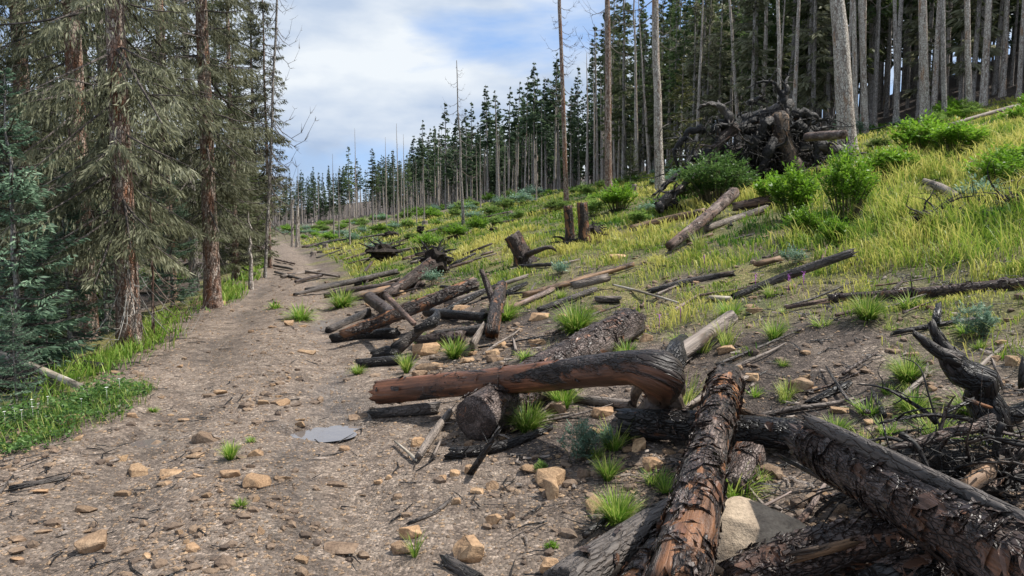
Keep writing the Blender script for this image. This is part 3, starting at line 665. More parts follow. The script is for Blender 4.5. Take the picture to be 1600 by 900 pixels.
def rootwad(px, py, wpx, hpx, label, ax=(0, -1, .2), seed=1, n=12, lift=.5, fine=60, name='torn_root_plate', mat='root', spread=1., soil=.55):
    p = at(px, py); k = p[1]/FX; W_, Hh = wpx*k, hpx*k; rg = np.random.default_rng(seed)
    r = thing(name, p, label, 'roots'); ax = unit(ax)
    c = np.array([0, 0, Hh*lift])
    lump(r, c*.8, (W_*.30*soil/.55, W_*.22, Hh*.32*soil/.55), seed, M['earth'])
    for i in range(n):
        a = i/n*2*math.pi+rg.normal()*.2; e1 = unit(np.cross(ax, [0, 0, 1.])); e2 = np.cross(e1, ax)
        d = e1*math.cos(a)*W_+e2*math.sin(a)*Hh+ax*rg.uniform(-.2, .35)*Hh
        L = .5*math.hypot(W_*math.cos(a), Hh*math.sin(a))*rg.uniform(.8, 1.15)*spread
        root_part(r, c+unit(d)*L*.1, d, L, rg.uniform(.04, .07)*Hh+.01, rg, mat, 3, (0, 0, -.5), .35)
    if fine: fine_roots(r, fine, .36*W_, .35*Hh, .010*Hh+.006, rg, ax, c*.9, mat)
    return r, p, W_, Hh
rootwad(600, 408, 78, 38, 'squat black root plate nearest the dead trees in the left clearing', seed=3, fine=110, n=12)
rootwad(682, 432, 70, 56, 'brown-black torn root plate at the head of the leaning root log', seed=4, n=14, fine=80, lift=.55)
rootwad(612, 372, 40, 14, 'small dark root tangle far up the clearing, left one', seed=5, n=6, fine=20)
rootwad(657, 366, 16, 18, 'small upright root stub far up the clearing, right of the tangle', seed=6, n=5, fine=10)
rootwad(772, 362, 22, 9, 'low dark root scrap in the yellow grass', seed=7, n=5, fine=8)
# dark cut stump with roots (815, 385)
def stump(px, py, wtop, hpx, label, lean=(0, 0), mat='bark_char', roots=7, seed=1, twin=None, fl=80, name='tree_stump'):
    p = at(px, py); k = p[1]/FX; rg = np.random.default_rng(seed); r = thing(name, p, label, 'stump'); Hh = hpx*k; w = wtop*k/2
    L = lean[0]*k
    mb = MB(); P = np.array([[0, 0, -.06], [L*.15, 0, Hh*.2], [L*.5, 0, Hh*.55], [L, 0, Hh]]); Rr = np.array([w*1.45, w*1.12, w, w])
    tube(mb, P, Rr, 20, .05, .09, 4, seed, True, 0, 1, .03); mb.build('stem', M[mat], r)
    if fl: tag(flakes(P, Rr, fl, .05, seed).build('bark', M['flake'], r, smooth=False), kind='stuff')
    for i in range(roots):
        a = i/roots*6.283+rg.normal()*.3; root_part(r, (math.cos(a)*w*.6, math.sin(a)*w*.6, Hh*.12), (math.cos(a), math.sin(a), -.15), Hh*rg.uniform(.5, .9), w*.4, rg, 'root', 2, (0, 0, -.7))
    return r, p, k
stp = stump(822, 410, 28, 42, 'stout dark stump tilted left with a cut top and one long root', (-22, 0), seed=12)
log('charred root arm stretching right from the stout tilted stump', [(822, 398), (845, 390), (862, 382), (868, 392)], [9, 8, 6, 3], 'bark_char', [.1, .3, .4, .25], name='root_arm', ns=8, seed=120, rough=.15, parent=stp[0])
stump(891, 383, 14, 60, 'left and slimmer of the two tall stumps with orange burnt sides', (-4, 0), 'orange', 5, 13, fl=40)
stump(914, 380, 17, 62, 'right and thicker of the two tall stumps with orange burnt sides', (-5, 0), 'orange', 5, 14, fl=40)
rootwad(925, 374, 52, 34, 'black root clod attached right behind the two tall stumps', seed=15, n=9, fine=60, lift=.4)
stump(990, 305, 9, 16, 'small weathered stump at the forest edge between two tall dead trunks', (0, 0), 'grey', 0, 16, fl=0)
for k, (a, b_) in enumerate([(1360, 236), (490, 400), (508, 388), (664, 352), (798, 338), (1565, 300)]):
    stump(a, b_, 9, 7, 'tiny grey cut stump far off in the grass', (0, 0), 'grey', 0, 170+k, fl=0)[0]['group'] = 'tiny cut stumps in the grass'

# the big root pile
def big_pile():
    p = at(1205, 290); k = p[1]/FX; rg = np.random.default_rng(77)
    r = thing('root_pile', p, 'huge heap of blackened upturned roots beside the tall bare spruce trunk', 'roots')
    def w(px, py, dy=0.):          # a point of the heap, dy metres behind its front
        q = at_depth(px, py, p[1]+dy); return q-p
    for (a, b_, sx, sz, dy) in [(1195, 242, .8, .50, .9), (1250, 248, .7, .45, .9), (1140, 258, .5, .35, .7), (1215, 212, .35, .2, .9)]:
        lump(r, w(a, b_, dy), (sx, .7, sz), int(a), M['earth'], amp=.55, sub=4, fr=2.6)
    def arm(pts, W_, mat='root', name='root', ns=12, rough=.14, stub=6):
        P = np.array([w(a, b_, dy) for a, b_, dy in pts]); q = np.array(W_)*k/2*.95; mb = MB()
        P, q, _t = resample(P, q, .07, .5); kk = np.arange(len(P)); sd_ = pts[0][0]*.13+pts[0][1]
        P = P+np.stack([vn(kk*.9, sd_, j)*1.0+vn(kk*.35, sd_, j+9)*1.6 for j in (1, 2, 3)], 1)*np.minimum(q, .06)[:, None]*(.3 if name.endswith('trunk') else .75)
        q = q*(1+(.10 if name.endswith('trunk') else .28)*vn(kk*.8, sd_, 5)); tube(mb, P, q, ns, None, rough, 4, int(pts[0][0]), True, 0, 1, .03)
        for s_ in range(stub):
            i = int(rg.integers(len(P)//4, len(P))); P2, q2 = wander(P[i], rg.normal(size=3)+[0, -.2, .2], rg.uniform(.25, .8), q[i]*.4+.006, rg, 8, .65, (0, 0, -.3))
            tube(mb, P2, q2, 5)
        return mb.build(name, M[mat], r)
    arm([(1250, 288, -.35), (1232, 240, -.25), (1215, 185, -.1), (1222, 178, .1)], [32, 25, 28, 16], 'tan', 'leaning_trunk', 18)
    arm([(1162, 190, .3), (1205, 180, .2), (1235, 160, .2)], [22, 26, 20], 'dgrey', 'broken_trunk', 16)
    arm([(1115, 198, 0), (1160, 205, .0), (1240, 207, .1), (1285, 203, .3)], [16, 20, 18, 8], 'root')
    arm([(1150, 195, -.1), (1133, 170, -.1), (1105, 162, -.1), (1090, 172, -.1)], [16, 12, 8, 3], 'dgrey')
    arm([(1222, 165, .1), (1222, 148, .1), (1205, 130, .1), (1188, 128, .1), (1165, 137, .1)], [14, 10, 6, 4, 2])
    arm([(1230, 165, .1), (1222, 140, .1), (1232, 120, .2)], [16, 8, 3])
    arm([(1100, 200, -.1), (1070, 215, -.1), (1050, 240, -.2), (1060, 262, -.2)], [14, 10, 7, 3])
    arm([(1150, 200, -.2), (1128, 215, -.3), (1108, 250, -.3)], [20, 16, 10], 'bark_char')
    arm([(1200, 190, -.2), (1180, 215, -.3), (1165, 255, -.3)], [20, 14, 9])
    arm([(1250, 195, -.2), (1275, 225, -.3), (1270, 262, -.3)], [18, 13, 8])
    arm([(1165, 165, .1), (1185, 150, .1), (1200, 158, .1)], [10, 7, 4])
    arm([(1240, 175, -.1), (1268, 178, -.2), (1285, 182, -.2), (1300, 195, -.2)], [16, 10, 7, 4])
    arm([(1240, 185, 0), (1262, 190, -.1), (1262, 215, -.2)], [12, 10, 6])
    arm([(1180, 185, -.1), (1150, 205, -.2), (1122, 195, -.3), (1118, 230, -.3)], [14, 10, 8, 5])
    arm([(1210, 215, -.3), (1195, 240, -.4), (1185, 270, -.4)], [13, 15, 10], 'root')
    arm([(1255, 225, -.3), (1290, 228, -.3), (1330, 250, -.3)], [16, 14, 8], 'dgrey')
    arm([(1240, 270, -.4), (1290, 268, -.4), (1330, 262, -.2)], [14, 16, 12], 'bark_char')
    arm([(1130, 235, .0), (1090, 245, -.3), (1058, 272, -.6)], [14, 10, 6])
    arm([(1115, 250, -.2), (1070, 285, -.7), (1030, 330, -1.3)], [9, 12, 15], 'dgrey', ns=14)
    arm([(1080, 260, -.3), (1050, 275, -.6), (1040, 290, -.8), (1020, 305, -.9)], [12, 9, 6, 3])
    for i in range(130):
        a, b_ = rg.normal(1200, 62), rg.uniform(180, 272); q = w(a, b_, rg.uniform(-.2, .4)); d = np.array([a-1205, -rg.uniform(0, 120), 230-b_+rg.normal()*60])
        root_part(r, q, d, rg.uniform(.35, 1.1), rg.uniform(.008, .024), rg, 'root', 4, (0, -.2, -.6), .75, 6)
    mb = MB()
    for i in range(700):
        a, b_ = rg.normal(1205, 55), rg.normal(240, 24); q = w(a, b_, rg.uniform(-.55, .2))
        P, qq = wander(q, rg.normal(size=3), rg.uniform(.2, .6), rg.uniform(.006, .014), rg, 5, .6, (0, 0, -.6)); tube(mb, P, qq, 4)
    tag(mb.build('fine_roots', M['root'], r), kind='stuff')
big_pile()
log('brown bark log lying out of the right side of the root pile', [(1262, 214), (1318, 210)], [14, 14], 'pink', [.95, .95], ns=14, seed=130)
rootwad(1045, 330, 70, 32, 'low black root tangle left of the root pile in the grass', seed=31, n=9, fine=60, lift=.3)
# dark mound at the right, rootwad foreground right
def mound(px, py, w, h, label, seed, n=40):
    p = at(px, py); k = p[1]/FX; rg = np.random.default_rng(seed); r = thing('earth_mound', p, label, 'mound')
    lump(r, (0, 0, 0), (w*k/2, w*k/3.5, h*k), seed, M['earth'], 'soil', .5, 4, 3)
    mb = MB()
    for i in range(n):
        a = rg.uniform(-.5, .5)*w*k; P, q = wander((a, -rg.random()*w*k*.25, h*k*.5), rg.normal(size=3)+[0, -.5, .2], rg.uniform(.2, .7), rg.uniform(.006, .02), rg, 5, .5, (0, 0, -.6)); tube(mb, P, q, 4)
    tag(mb.build('fine_roots', M['root'], r), kind='stuff'); return r
mound(1505, 345, 150, 15, 'dark burnt earth bank with roots in the yellow grass at the right', 5, 60)
mound(1590, 325, 60, 22, 'black clod of earth at the right edge above the yellow grass', 6, 20)
mound(1480, 760, 250, 48, 'mound of black root-filled earth behind the massive log', 7, 60)
mound(60, 600, 110, 12, 'dark heap of rotting debris under the logs in the left ditch', 8, 40)
def fork_stump():
    p = at(1575, 715); k = p[1]/FX; rg = np.random.default_rng(5)
    r = thing('forked_stump', p, 'black burnt forked stump leaning left above a tangle of roots at the right edge', 'stump')
    def w(px, py, dy=0.): return at_depth(px, py, p[1]+dy)-p
    def arm(pts, W_, mat='char', name='root', ns=14, rough=.12, stub=0, jag=.03):
        P = np.array([w(*q) for q in pts]); q = np.array(W_)*k/2*.8; mb = MB(); P, q, _t = resample(P, q, .035); kk = np.arange(len(P)); P = P+np.stack([vn(kk*.5, pts[0][0], j) for j in (1, 2, 3)], 1)*q[:, None]*.35; tube(mb, P, q, ns, None, rough*1.6, 6, int(pts[0][0]), True, 0, 1, jag)
        for s_ in range(stub):
            i = int(rg.integers(1, len(P))); P2, q2 = wander(P[i], rg.normal(size=3), rg.uniform(.1, .35), q[i]*.35+.003, rg, 6, .45, (0, 0, -.4)); tube(mb, P2, q2, 5)
        return mb.build(name, M[mat], r)
    arm([(1560, 660, 0), (1530, 600, 0), (1500, 565, 0), (1480, 552, 0)], [72, 60, 48, 36], 'char', 'stem', 24, .12)
    arm([(1492, 566, -.02), (1455, 540, -.02), (1428, 522, -.02)], [30, 22, 9], 'dgrey', 'prong')
    arm([(1492, 562, .0), (1465, 530, .0), (1455, 505, .0)], [28, 20, 13], 'dgrey', 'prong')
    arm([(1500, 562, .03), (1482, 545, .03), (1470, 520, .03)], [18, 11, 6], 'char', 'prong')
    arm([(1560, 650, 0), (1600, 640, 0), (1640, 625, 0)], [40, 34, 26], 'char', stub=4)
    arm([(1590, 700, -.05), (1572, 740, -.1), (1590, 800, -.1)], [50, 44, 30], 'bark_char', stub=5)
    arm([(1600, 600, .1), (1590, 575, .1), (1600, 560, .1)], [16, 12, 9], 'dgrey')
    arm([(1568, 605, .1), (1552, 565, .1)], [9, 7], 'grey', 'splinter', 6)
    arm([(1545, 668, -.1), (1470, 640, -.2), (1380, 660, -.3)], [13, 9, 5], 'char', stub=4, ns=8)
    arm([(1550, 660, -.1), (1440, 690, -.3), (1390, 700, -.3)], [24, 18, 8], 'bark_char', stub=6, ns=10)
    arm([(1520, 625, -.15), (1480, 640, -.2), (1470, 650, -.2)], [8, 6, 4], 'char', ns=7)
    arm([(1565, 720, -.2), (1520, 745, -.3), (1475, 790, -.4)], [26, 32, 20], 'brown', 'splinter', 10)
    arm([(1560, 750, -.2), (1530, 770, -.3), (1490, 810, -.35)], [14, 24, 20], 'orange', 'splinter', 10)
    arm([(1600, 770, -.1), (1592, 730, -.1), (1570, 690, -.1)], [10, 12, 4], 'grey', 'splinter', 7)
    arm([(1545, 635, -.2), (1510, 625, -.22)], [7, 10], 'orange', 'splinter', 7)
    for i in range(26):
        a, b_ = rg.uniform(1400, 1620), rg.uniform(660, 800)
        root_part(r, w(a, b_, rg.uniform(-.3, .15)), rg.normal(size=3)*[1, .5, .8], rg.uniform(.15, .5), rg.uniform(.006, .018), rg, 'root', 3, (0, 0, -.3), .5, 6)
    mb = MB()
    for i in range(330):
        a, b_ = rg.normal(1520, 65), rg.normal(745, 45); P, q = wander(w(a, b_, rg.uniform(-.35, .1)), rg.normal(size=3), rg.uniform(.08, .3), rg.uniform(.002, .005), rg, 5, .6, (0, 0, -.4)); tube(mb, P, q, 4)
    tag(mb.build('fine_roots', M['root'], r), kind='stuff')
fork_stump()

# ---------------------------------------------------------------- stones
import bmesh
def rock_mesh(seed, sz, mat, npt=16, bev=.07, box=.5):
    rg = np.random.default_rng(seed); P = rg.normal(size=(npt, 3)); P = P/np.linalg.norm(P, axis=1)[:, None]
    P = P*(1-box)+box*np.clip(P*2.2, -.8, .8); P = P*rg.uniform(.85, 1.1, (npt, 1))*np.array(sz)
    bm = bmesh.new(); [bm.verts.new(v) for v in P]
    bmesh.ops.convex_hull(bm, input=bm.verts); bm.verts.ensure_lookup_table()
    for v in [v for v in bm.verts if not v.link_faces]: bm.verts.remove(v)
    if bev:
        bmesh.ops.bevel(bm, geom=list(bm.edges), offset=bev*min(sz), segments=1, affect='EDGES', profile=.5)
        bmesh.ops.triangulate(bm, faces=bm.faces)
        bmesh.ops.subdivide_edges(bm, edges=[e for e in bm.edges if e.calc_length() > .5*max(sz)], cuts=1)
        bmesh.ops.triangulate(bm, faces=bm.faces)
    V = np.array([v.co for v in bm.verts]); bm.verts.index_update(); F = np.array([[v.index for v in f.verts] for f in bm.faces]); bm.free()
    m = max(sz); k = fbm3(V[:, 0]/m*2.5+seed, V[:, 1]/m*2.5, V[:, 2]/m*2.5, 3, seed); V = V+unit(V)*(k*.16*min(sz))[:, None]
    return V, F
def stone(px, py, w, h, label, seed, mat='rock', name='stone', cat='stone', bury=.25, flat=.8, tone=.6, group=None, tilt=0., npt=16, bev=.07, box=.5):
    p = at(px, py+h*.35); k = p[1]/FX; sx, sz = w*k/2, h*k/2*1.05; sy = (sx+sz)*.5*flat+.3*sx*.2
    V, F = rock_mesh(seed, (sx, sy, sz), mat, npt, bev, box)
    ct, st = math.cos(tilt), math.sin(tilt); V = V@np.array([[ct, 0, st], [0, 1, 0], [-st, 0, ct]])
    V = V@rotz(np.random.default_rng(seed).uniform(-.3, .3)).T
    o = MB().add(V, F, tone).build(name, M[mat], smooth=False); o.location = (p[0], p[1]+sy*.3, p[2]+sz*(1-2*bury)+.0)
    return tag(o, label, cat, group)
def boulder():
    p = at(1180, 890); k = p[1]/FX; bm = bmesh.new(); bmesh.ops.create_icosphere(bm, subdivisions=5, radius=1); bm.verts.index_update()
    V = np.array([v.co for v in bm.verts]); F = np.array([[v.index for v in f.verts] for f in bm.faces]); bm.free(); rg = np.random.default_rng(8)
    for nrm, d_ in [((0, -.3, 1), .62), ((-.5, -.7, .6), .72), ((.2, -1, .15), .8), ((.45, .2, .9), .74), ((-.9, 0, .3), .85), ((-.2, -.9, -.3), .85)]:
        nrm = unit(nrm); q = V@nrm; V = V-np.outer(np.maximum(q-d_, 0)*.80, nrm)
    V = V*(1+.10*fbm3(V[:, 0]*1.7, V[:, 1]*1.7, V[:, 2]*1.7, 4, 3)[:, None]+.022*fbm3(V[:, 0]*9, V[:, 1]*9, V[:, 2]*9, 3, 4)[:, None])
    V = V*np.array([100*k, 78*k, 88*k]); o = MB().add(V, F, .8).build('boulder', M['rock_grey']); o.location = (p[0]+.05, p[1]+.14, p[2]+.03)
    tag(o, 'big pale grey boulder between the torn orange log and the black log', 'boulder')
boulder()
ST = [
 (140, 845, 60, 44, 'notched tan flat stone near the lower left corner', .85), (735, 857, 68, 48, 'large rounded orange-tan stone at the bottom edge of the bank', .75),
 (640, 832, 42, 24, 'yellowish pointed stone with a grass sprig in front', .9), (630, 856, 46, 22, 'brown half-buried stone below the yellowish one', .3),
 (860, 885, 42, 34, 'tan lumpy stone at the bottom edge beside the split log', .75), (771, 811, 32, 22, 'smooth egg-shaped orange stone on the bank', .65),
 (798, 805, 18, 16, 'small dark stone just right of the egg-shaped one', .2), (860, 762, 32, 44, 'upright blocky tan stone with a shaded face on the bank', .8),
 (768, 757, 26, 20, 'squat brown stone below the slanting burnt stick', .45), (745, 767, 28, 12, 'flat tan stone left of the squat brown one', .6),
 (692, 747, 16, 15, 'round ochre stone at the left end of the stone cluster', .75), (712, 782, 20, 16, 'ochre stone below the stone cluster', .8),
 (735, 733, 22, 20, 'cream and brown stone at the foot of the slanting burnt stick', .8), (710, 738, 22, 14, 'cream stone left of the slanting stick', .9),
 (652, 690, 26, 18, 'yellow-tan stone beside the grey speckled limb', .85), (1022, 722, 38, 30, 'mossy brown stone below the blackened log', .55),
 (998, 693, 30, 28, 'pale angular stone at the end of the blackened log', .85), (868, 636, 36, 28, 'half-disc tan stone propped behind the grass tuft', .8),
 (945, 643, 46, 20, 'layered brown stone behind the leafy blue-green plant', .6), (913, 738, 26, 20, 'grey squared stone by the grass clump', .15),
 (665, 545, 50, 28, 'big tan block in front of the roadside heap', .8), (673, 573, 56, 17, 'long flat orange stone below the big tan block', .7),
 (655, 583, 30, 14, 'darker flat stone under the long flat orange one', .4), (768, 552, 30, 20, 'cracked cream stone at the foot of the grey slab', .9),
 (768, 560, 22, 18, 'dark stone right of the cracked cream one', .1), (840, 534, 34, 18, 'wedge-shaped tan stone in the open slope', .8),
 (843, 494, 40, 16, 'pale sloping stone above the wedge-shaped one', .85), (880, 493, 22, 14, 'pale stone beside the sloping one', .9),
 (932, 481, 20, 16, 'pinkish stone below the short grey log end', .7), (625, 457, 22, 14, 'orange stone beside the root-plate log', .8),
 (965, 400, 32, 12, 'pale rock half hidden in the grass of the slope', .9), (1010, 527, 24, 18, 'rounded tan stone right of the flaky charred log', .7),
 (1250, 600, 48, 26, 'brown stone with a dark shadow on the bare soil', .5), (1275, 608, 18, 14, 'small tan stone against the brown one', .75),
 (1135, 545, 34, 20, 'cream and grey stone right of the straight grey-brown log', .7), (1150, 558, 24, 12, 'tan stone under the cream and grey one', .75),
 (1156, 573, 16, 13, 'squared pale stone beside the torn log top', .85), (1176, 588, 28, 16, 'yellow-brown stone beside the top of the torn log', .75),
 (1360, 658, 28, 9, 'flat cream stone near the lower tuft', .9), (1387, 648, 18, 10, 'tan stone right of the flat cream one', .7),
 (1348, 677, 12, 12, 'brown stone below the flat cream one', .5), (1585, 562, 38, 24, 'dark brown stone at the right edge behind the forked stump', .35),
 (1427, 552, 24, 10, 'flat pale stone behind the upper tuft', .8), (1565, 533, 22, 9, 'flat pinkish stone beside the blue-green sapling', .7),
 (358, 740, 38, 16, 'brown stone by the grass in the road centre', .45), (303, 712, 38, 10, 'flat yellow stone in the left wheel track', .85),
 (265, 738, 46, 10, 'grey-white flaked stone in the left wheel track', .8), (255, 754, 28, 12, 'tan stone with a grey chip in the left wheel track', .8),
 (397, 708, 32, 14, 'flat tan stone right of the road grass', .7), (392, 727, 18, 9, 'dark stone right of the road grass', .2),
 (345, 766, 14, 10, 'small brown stone below the road grass', .5), (310, 742, 26, 8, 'thin tan stone left of the road grass', .75),
 (345, 612, 28, 10, 'pinkish white flat stone up the road', .8), (178, 601, 22, 14, 'cream stone at the end of the grassy verge', .9),
 (207, 648, 20, 10, 'brown stone by the white flowers', .45), (285, 656, 22, 8, 'grey-brown stone beside the tiny green sprig', .4),
 (83, 702, 18, 12, 'brown pebbly stone at the left verge corner', .4), (22, 843, 36, 12, 'flat orange stone at the left edge', .65),
 (20, 875, 30, 10, 'orange stone in the lower left corner', .6), (60, 768, 32, 8, 'yellow flat stone below the dark wood scraps', .8),
 (132, 793, 40, 16, 'grey slab flush with the road', .15), (300, 855, 26, 18, 'tan broken stone near the bottom of the road', .7),
 (228, 868, 18, 10, 'pale stone at the bottom of the road', .75), (65, 830, 30, 8, 'orange flake stone left of the notched stone', .6),
 (530, 858, 70, 16, 'long brown ledge of rock at the bottom right of the road', .4), (525, 755, 38, 12, 'grey flat rock right of the wet streak', .2),
 (346, 472, 16, 10, 'pale stone at the foot of the second spruce trunk', .8), (392, 517, 10, 8, 'little dark stone up the road', .1),
 (477, 549, 40, 8, 'flat beige stone at the right of the upper road', .7), (488, 677, 26, 6, 'flat pink stone standing in the bright puddle', .75),
 (560, 650, 40, 12, 'pale stone at the grey log end', .8), (635, 640, 30, 8, 'flat tan stone by the grey log end', .8),
 (1258, 550, 18, 10, 'tan stone on the dark soil slope', .6), (1305, 640, 18, 9, 'grey stone on the dark soil slope', .3),
 (1120, 465, 12, 8, 'small pale stone in the slope gravel', .8), (1040, 433, 14, 9, 'grey pink stone above the sinuous log', .6),
 (538, 700, 20, 12, 'brown low stone right of the puddle', .4), (590, 752, 18, 12, 'tan stone left of the stone cluster', .6),
 (607, 745, 14, 10, 'ochre stone left of the stone cluster', .7), (620, 775, 20, 12, 'brown stone left below the cluster', .5),
 (905, 660, 20, 10, 'dark stone under the blue-green plant', .2), (1140, 610, 14, 10, 'tan stone left of the torn log top', .6)]
for k, (px, py, w, h, lb, tn) in enumerate(ST):
    stone(px, py, w, h, lb, 300+k, tone=tn, bury=.28 if h > 14 else .34, box=.35+.3*((k*7) % 5)/5, group=None)
RM = []
for k in range(10):
    rg = np.random.default_rng(500+k); V, F = rock_mesh(500+k, (1, rg.uniform(.6, .95), rg.uniform(.35, .75)), 'rock', 12, .08, .3+.3*rg.random())
    RM.append(MB().add(V, F, rg.uniform(.25, 1)).build('stone', M['rock'], smooth=False, mesh_only=True))
def stone_density(x, y):
    s = S(x, y); d = .25+1.6*sm(1.1, 2.0, np.abs(s))*sm(9, 5, s)+.9*np.exp(-(s/.3)**2)
    d = d*(1-.8*sm(.3, .9, grass_mask(x, y)))*sm(-3.2, -2.4, s)*(.35+1.3*sm(-.2, .3, fbm(x*.8, y*.8, 3, 88)))
    return d
def scatter(n, y0, y1, rg, dens, umin=-.85, umax=.85, pw=1.):
    """world positions, thinning with distance, inside a wide fan ahead"""
    y = y0*(y1/y0)**(rg.random(n)**pw); x = rg.uniform(umin, umax, n)*(y+.8); k = rg.random(n) < dens(x, y); return x[k], y[k]
rg = np.random.default_rng(7)
xs, ys = scatter(1100, 2.6, 18, rg, lambda x, y: stone_density(x, y)*.42)
for x, y in list(zip(xs, ys))[:270]:
    r = rg.uniform(.018, .05)*(1+.05*y)*(1+.9*(rg.random() > .82)); o = link('stone', RM[int(rg.integers(10))])
    o.location = (x, y, float(H(x, y))+r*.10); o.rotation_euler = (rg.normal()*.15, rg.normal()*.15, rg.uniform(0, 6.28)); o.scale = (r*rg.uniform(.9, 1.5), r, r*rg.uniform(.7, 1.1))
    tag(o, 'small tan angular stone lying loose on the bare dirt of the road and bank', 'stone', 'loose small stones on the dirt')
ICO = None
def ico():
    bm = bmesh.new(); bmesh.ops.create_icosphere(bm, subdivisions=1, radius=1); V = np.array([v.co for v in bm.verts]); F = np.array([[v.index for v in f.verts] for f in bm.faces]); bm.free(); return V, F
def stone_stuff(name, n, y0, y1, r0, r1, seed, V0, F0, dens, mat='pebble'):
    rg = np.random.default_rng(seed); x, y = scatter(n, y0, y1, rg, dens); n = len(x); nv = len(V0)
    r = r0*(r1/r0)**(rg.random(n)**2.2)*(1+.06*y); sc = np.stack([r*rg.uniform(.8, 1.5, n), r*rg.uniform(.7, 1.1, n), r*rg.uniform(.35, .8, n)], 1)
    V = V0[None]*(1+rg.normal(0, .16, (n, nv, 1)))*sc[:, None]; a = rg.uniform(0, 6.28, n); c, s_ = np.cos(a)[:, None], np.sin(a)[:, None]
    V = np.stack([V[..., 0]*c-V[..., 1]*s_, V[..., 0]*s_+V[..., 1]*c, V[..., 2]], -1)+np.stack([x, y, H(x, y)+sc[:, 2]*.3], 1)[:, None]
    F = (F0[None]+np.arange(n)[:, None, None]*nv).reshape(-1, 3)
    tone = np.repeat(np.clip(rg.beta(1.5, 1.9, n)*1.1, 0, 1), nv)
    o = MB().add(V.reshape(-1, 3), F, tone).build(name, M[mat], smooth=False); return tag(o, kind='stuff')
IV, IF = ico(); OV = np.array([[1, 0, 0], [-1, 0, 0], [0, 1, 0], [0, -1, 0], [0, 0, 1], [0, 0, -1.]]); OF = np.array([[0, 2, 4], [2, 1, 4], [1, 3, 4], [3, 0, 4], [2, 0, 5], [1, 2, 5], [3, 1, 5], [0, 3, 5]])
tag(stone_stuff('gravel', 11000, 1.9, 26, .010, .038, 1, IV, IF, lambda x, y: stone_density(x, y)*.5), 'tan and grey gravel strewn over road and bank', 'gravel')
tag(stone_stuff('fine_gravel', 86000, 1.8, 22, .0035, .013, 2, OV, OF, lambda x, y: np.clip(stone_density(x, y)*.4+.45*(np.abs(S(x, y)) < 2), 0, 1)), 'fine grit and pebbles on the dirt', 'gravel')

# ---------------------------------------------------------------- charred chips and twigs on the ground
def sticks(name, n, y0, y1, L0, L1, r, seed, dens, mat, lift=.01):
    rg = np.random.default_rng(seed); x, y = scatter(n, y0, y1, rg, dens); n = len(x); L = rg.uniform(L0, L1, n)*(1+.04*y); a = rg.uniform(0, 6.28, n)
    d = np.stack([np.cos(a), np.sin(a), rg.normal(0, .12, n)], 1); w = np.stack([-np.sin(a), np.cos(a), 0*a], 1)
    rr = (r*rg.uniform(.4, 1.3, n)*(1+.06*y))[:, None]; p0 = np.stack([x, y, H(x, y)+lift], 1); bend = w*rg.normal(0, .12, (n, 1))*L[:, None]
    mids = [p0, p0+d*L[:, None]*.5+bend, p0+d*L[:, None]]
    for m_ in mids[1:]: m_[:, 2] = np.maximum(H(m_[:, 0], m_[:, 1])+lift*.6, m_[:, 2])
    V = np.stack([c+o for c in mids for o in (w*rr, [0, 0, 1]*rr*1.2, -w*rr)], 1); V[:, 6:] = V[:, 6:]*.5+mids[2][:, None]*.5
    F0 = np.array([[0, 1, 4, 3], [1, 2, 5, 4], [3, 4, 7, 6], [4, 5, 8, 7]]); F = (F0[None]+np.arange(n)[:, None, None]*9).reshape(-1, 4)
    return tag(MB().add(V.reshape(-1, 3), F).build(name, M[mat]), kind='stuff')
sdens = lambda x, y: np.clip(.12+sm(1.0, 2.2, np.abs(S(x, y)))*sm(11, 6, S(x, y))*(.3+sm(-.1, .3, fbm(x*1.1, y*1.1, 3, 60))), 0, 1)*(S(x, y) > -2.6)
tag(sticks('charred_twigs', 7000, 2.0, 22, .03, .22, .004, 3, sdens, 'char'), 'black twigs and char scraps littering the soil', 'twigs')
tag(sticks('wood_chips', 2600, 2.0, 18, .02, .09, .007, 4, sdens, 'grey'), 'grey brown wood chips on the soil', 'twigs')
rg = np.random.default_rng(12)
x, y = scatter(600, 3, 34, rg, lambda x, y: np.clip(sm(1.6, 2.4, S(x, y)), 0, 1)*.5*(1-.3*grass_mask(x, y)))
for k, (a, b_) in enumerate(list(zip(x, y))[:165]):
    L = rg.uniform(.25, .8)*(1+.03*b_); an = rg.normal(.5, .7); r = rg.uniform(.007, .02)*(1+.02*b_)
    P = np.array([[a+math.cos(an)*L*t, b_+math.sin(an)*L*t+rg.normal()*.03, 0] for t in (-.5, -.15, .2, .5)]); P[:, 2] = H(P[:, 0], P[:, 1])+r+rg.random(4)*.04
    mb = MB(); tube(mb, P-P[0], np.array([1, .9, .7, .4])*r, 7, .05, .12, 8, k); o = mb.build('fallen_stick', M[['char', 'dgrey', 'grey', 'bark_char', 'pink'][k % 5]]); o.location = P[0]
    tag(o, 'loose dead stick lying on the burnt slope', 'stick', 'loose dead sticks on the slope')
# scraps of dark wood at the left edge of the road
for k, (a, b_, c, d, w) in enumerate([(20, 762, 98, 747, 9), (18, 766, 80, 752, 5), (0, 770, 20, 745, 7)]):
    log(['longest flat dark wood scrap at the left edge of the road', 'thin splinter below the flat dark wood scrap', 'dark wood end poking in at the left edge of the photo'][k], [(a, b_), (c, d)], w, 'dgrey', .0, name='split_timber', cat='wood', ns=7, seed=140+k, flat=.5, jag=.05)

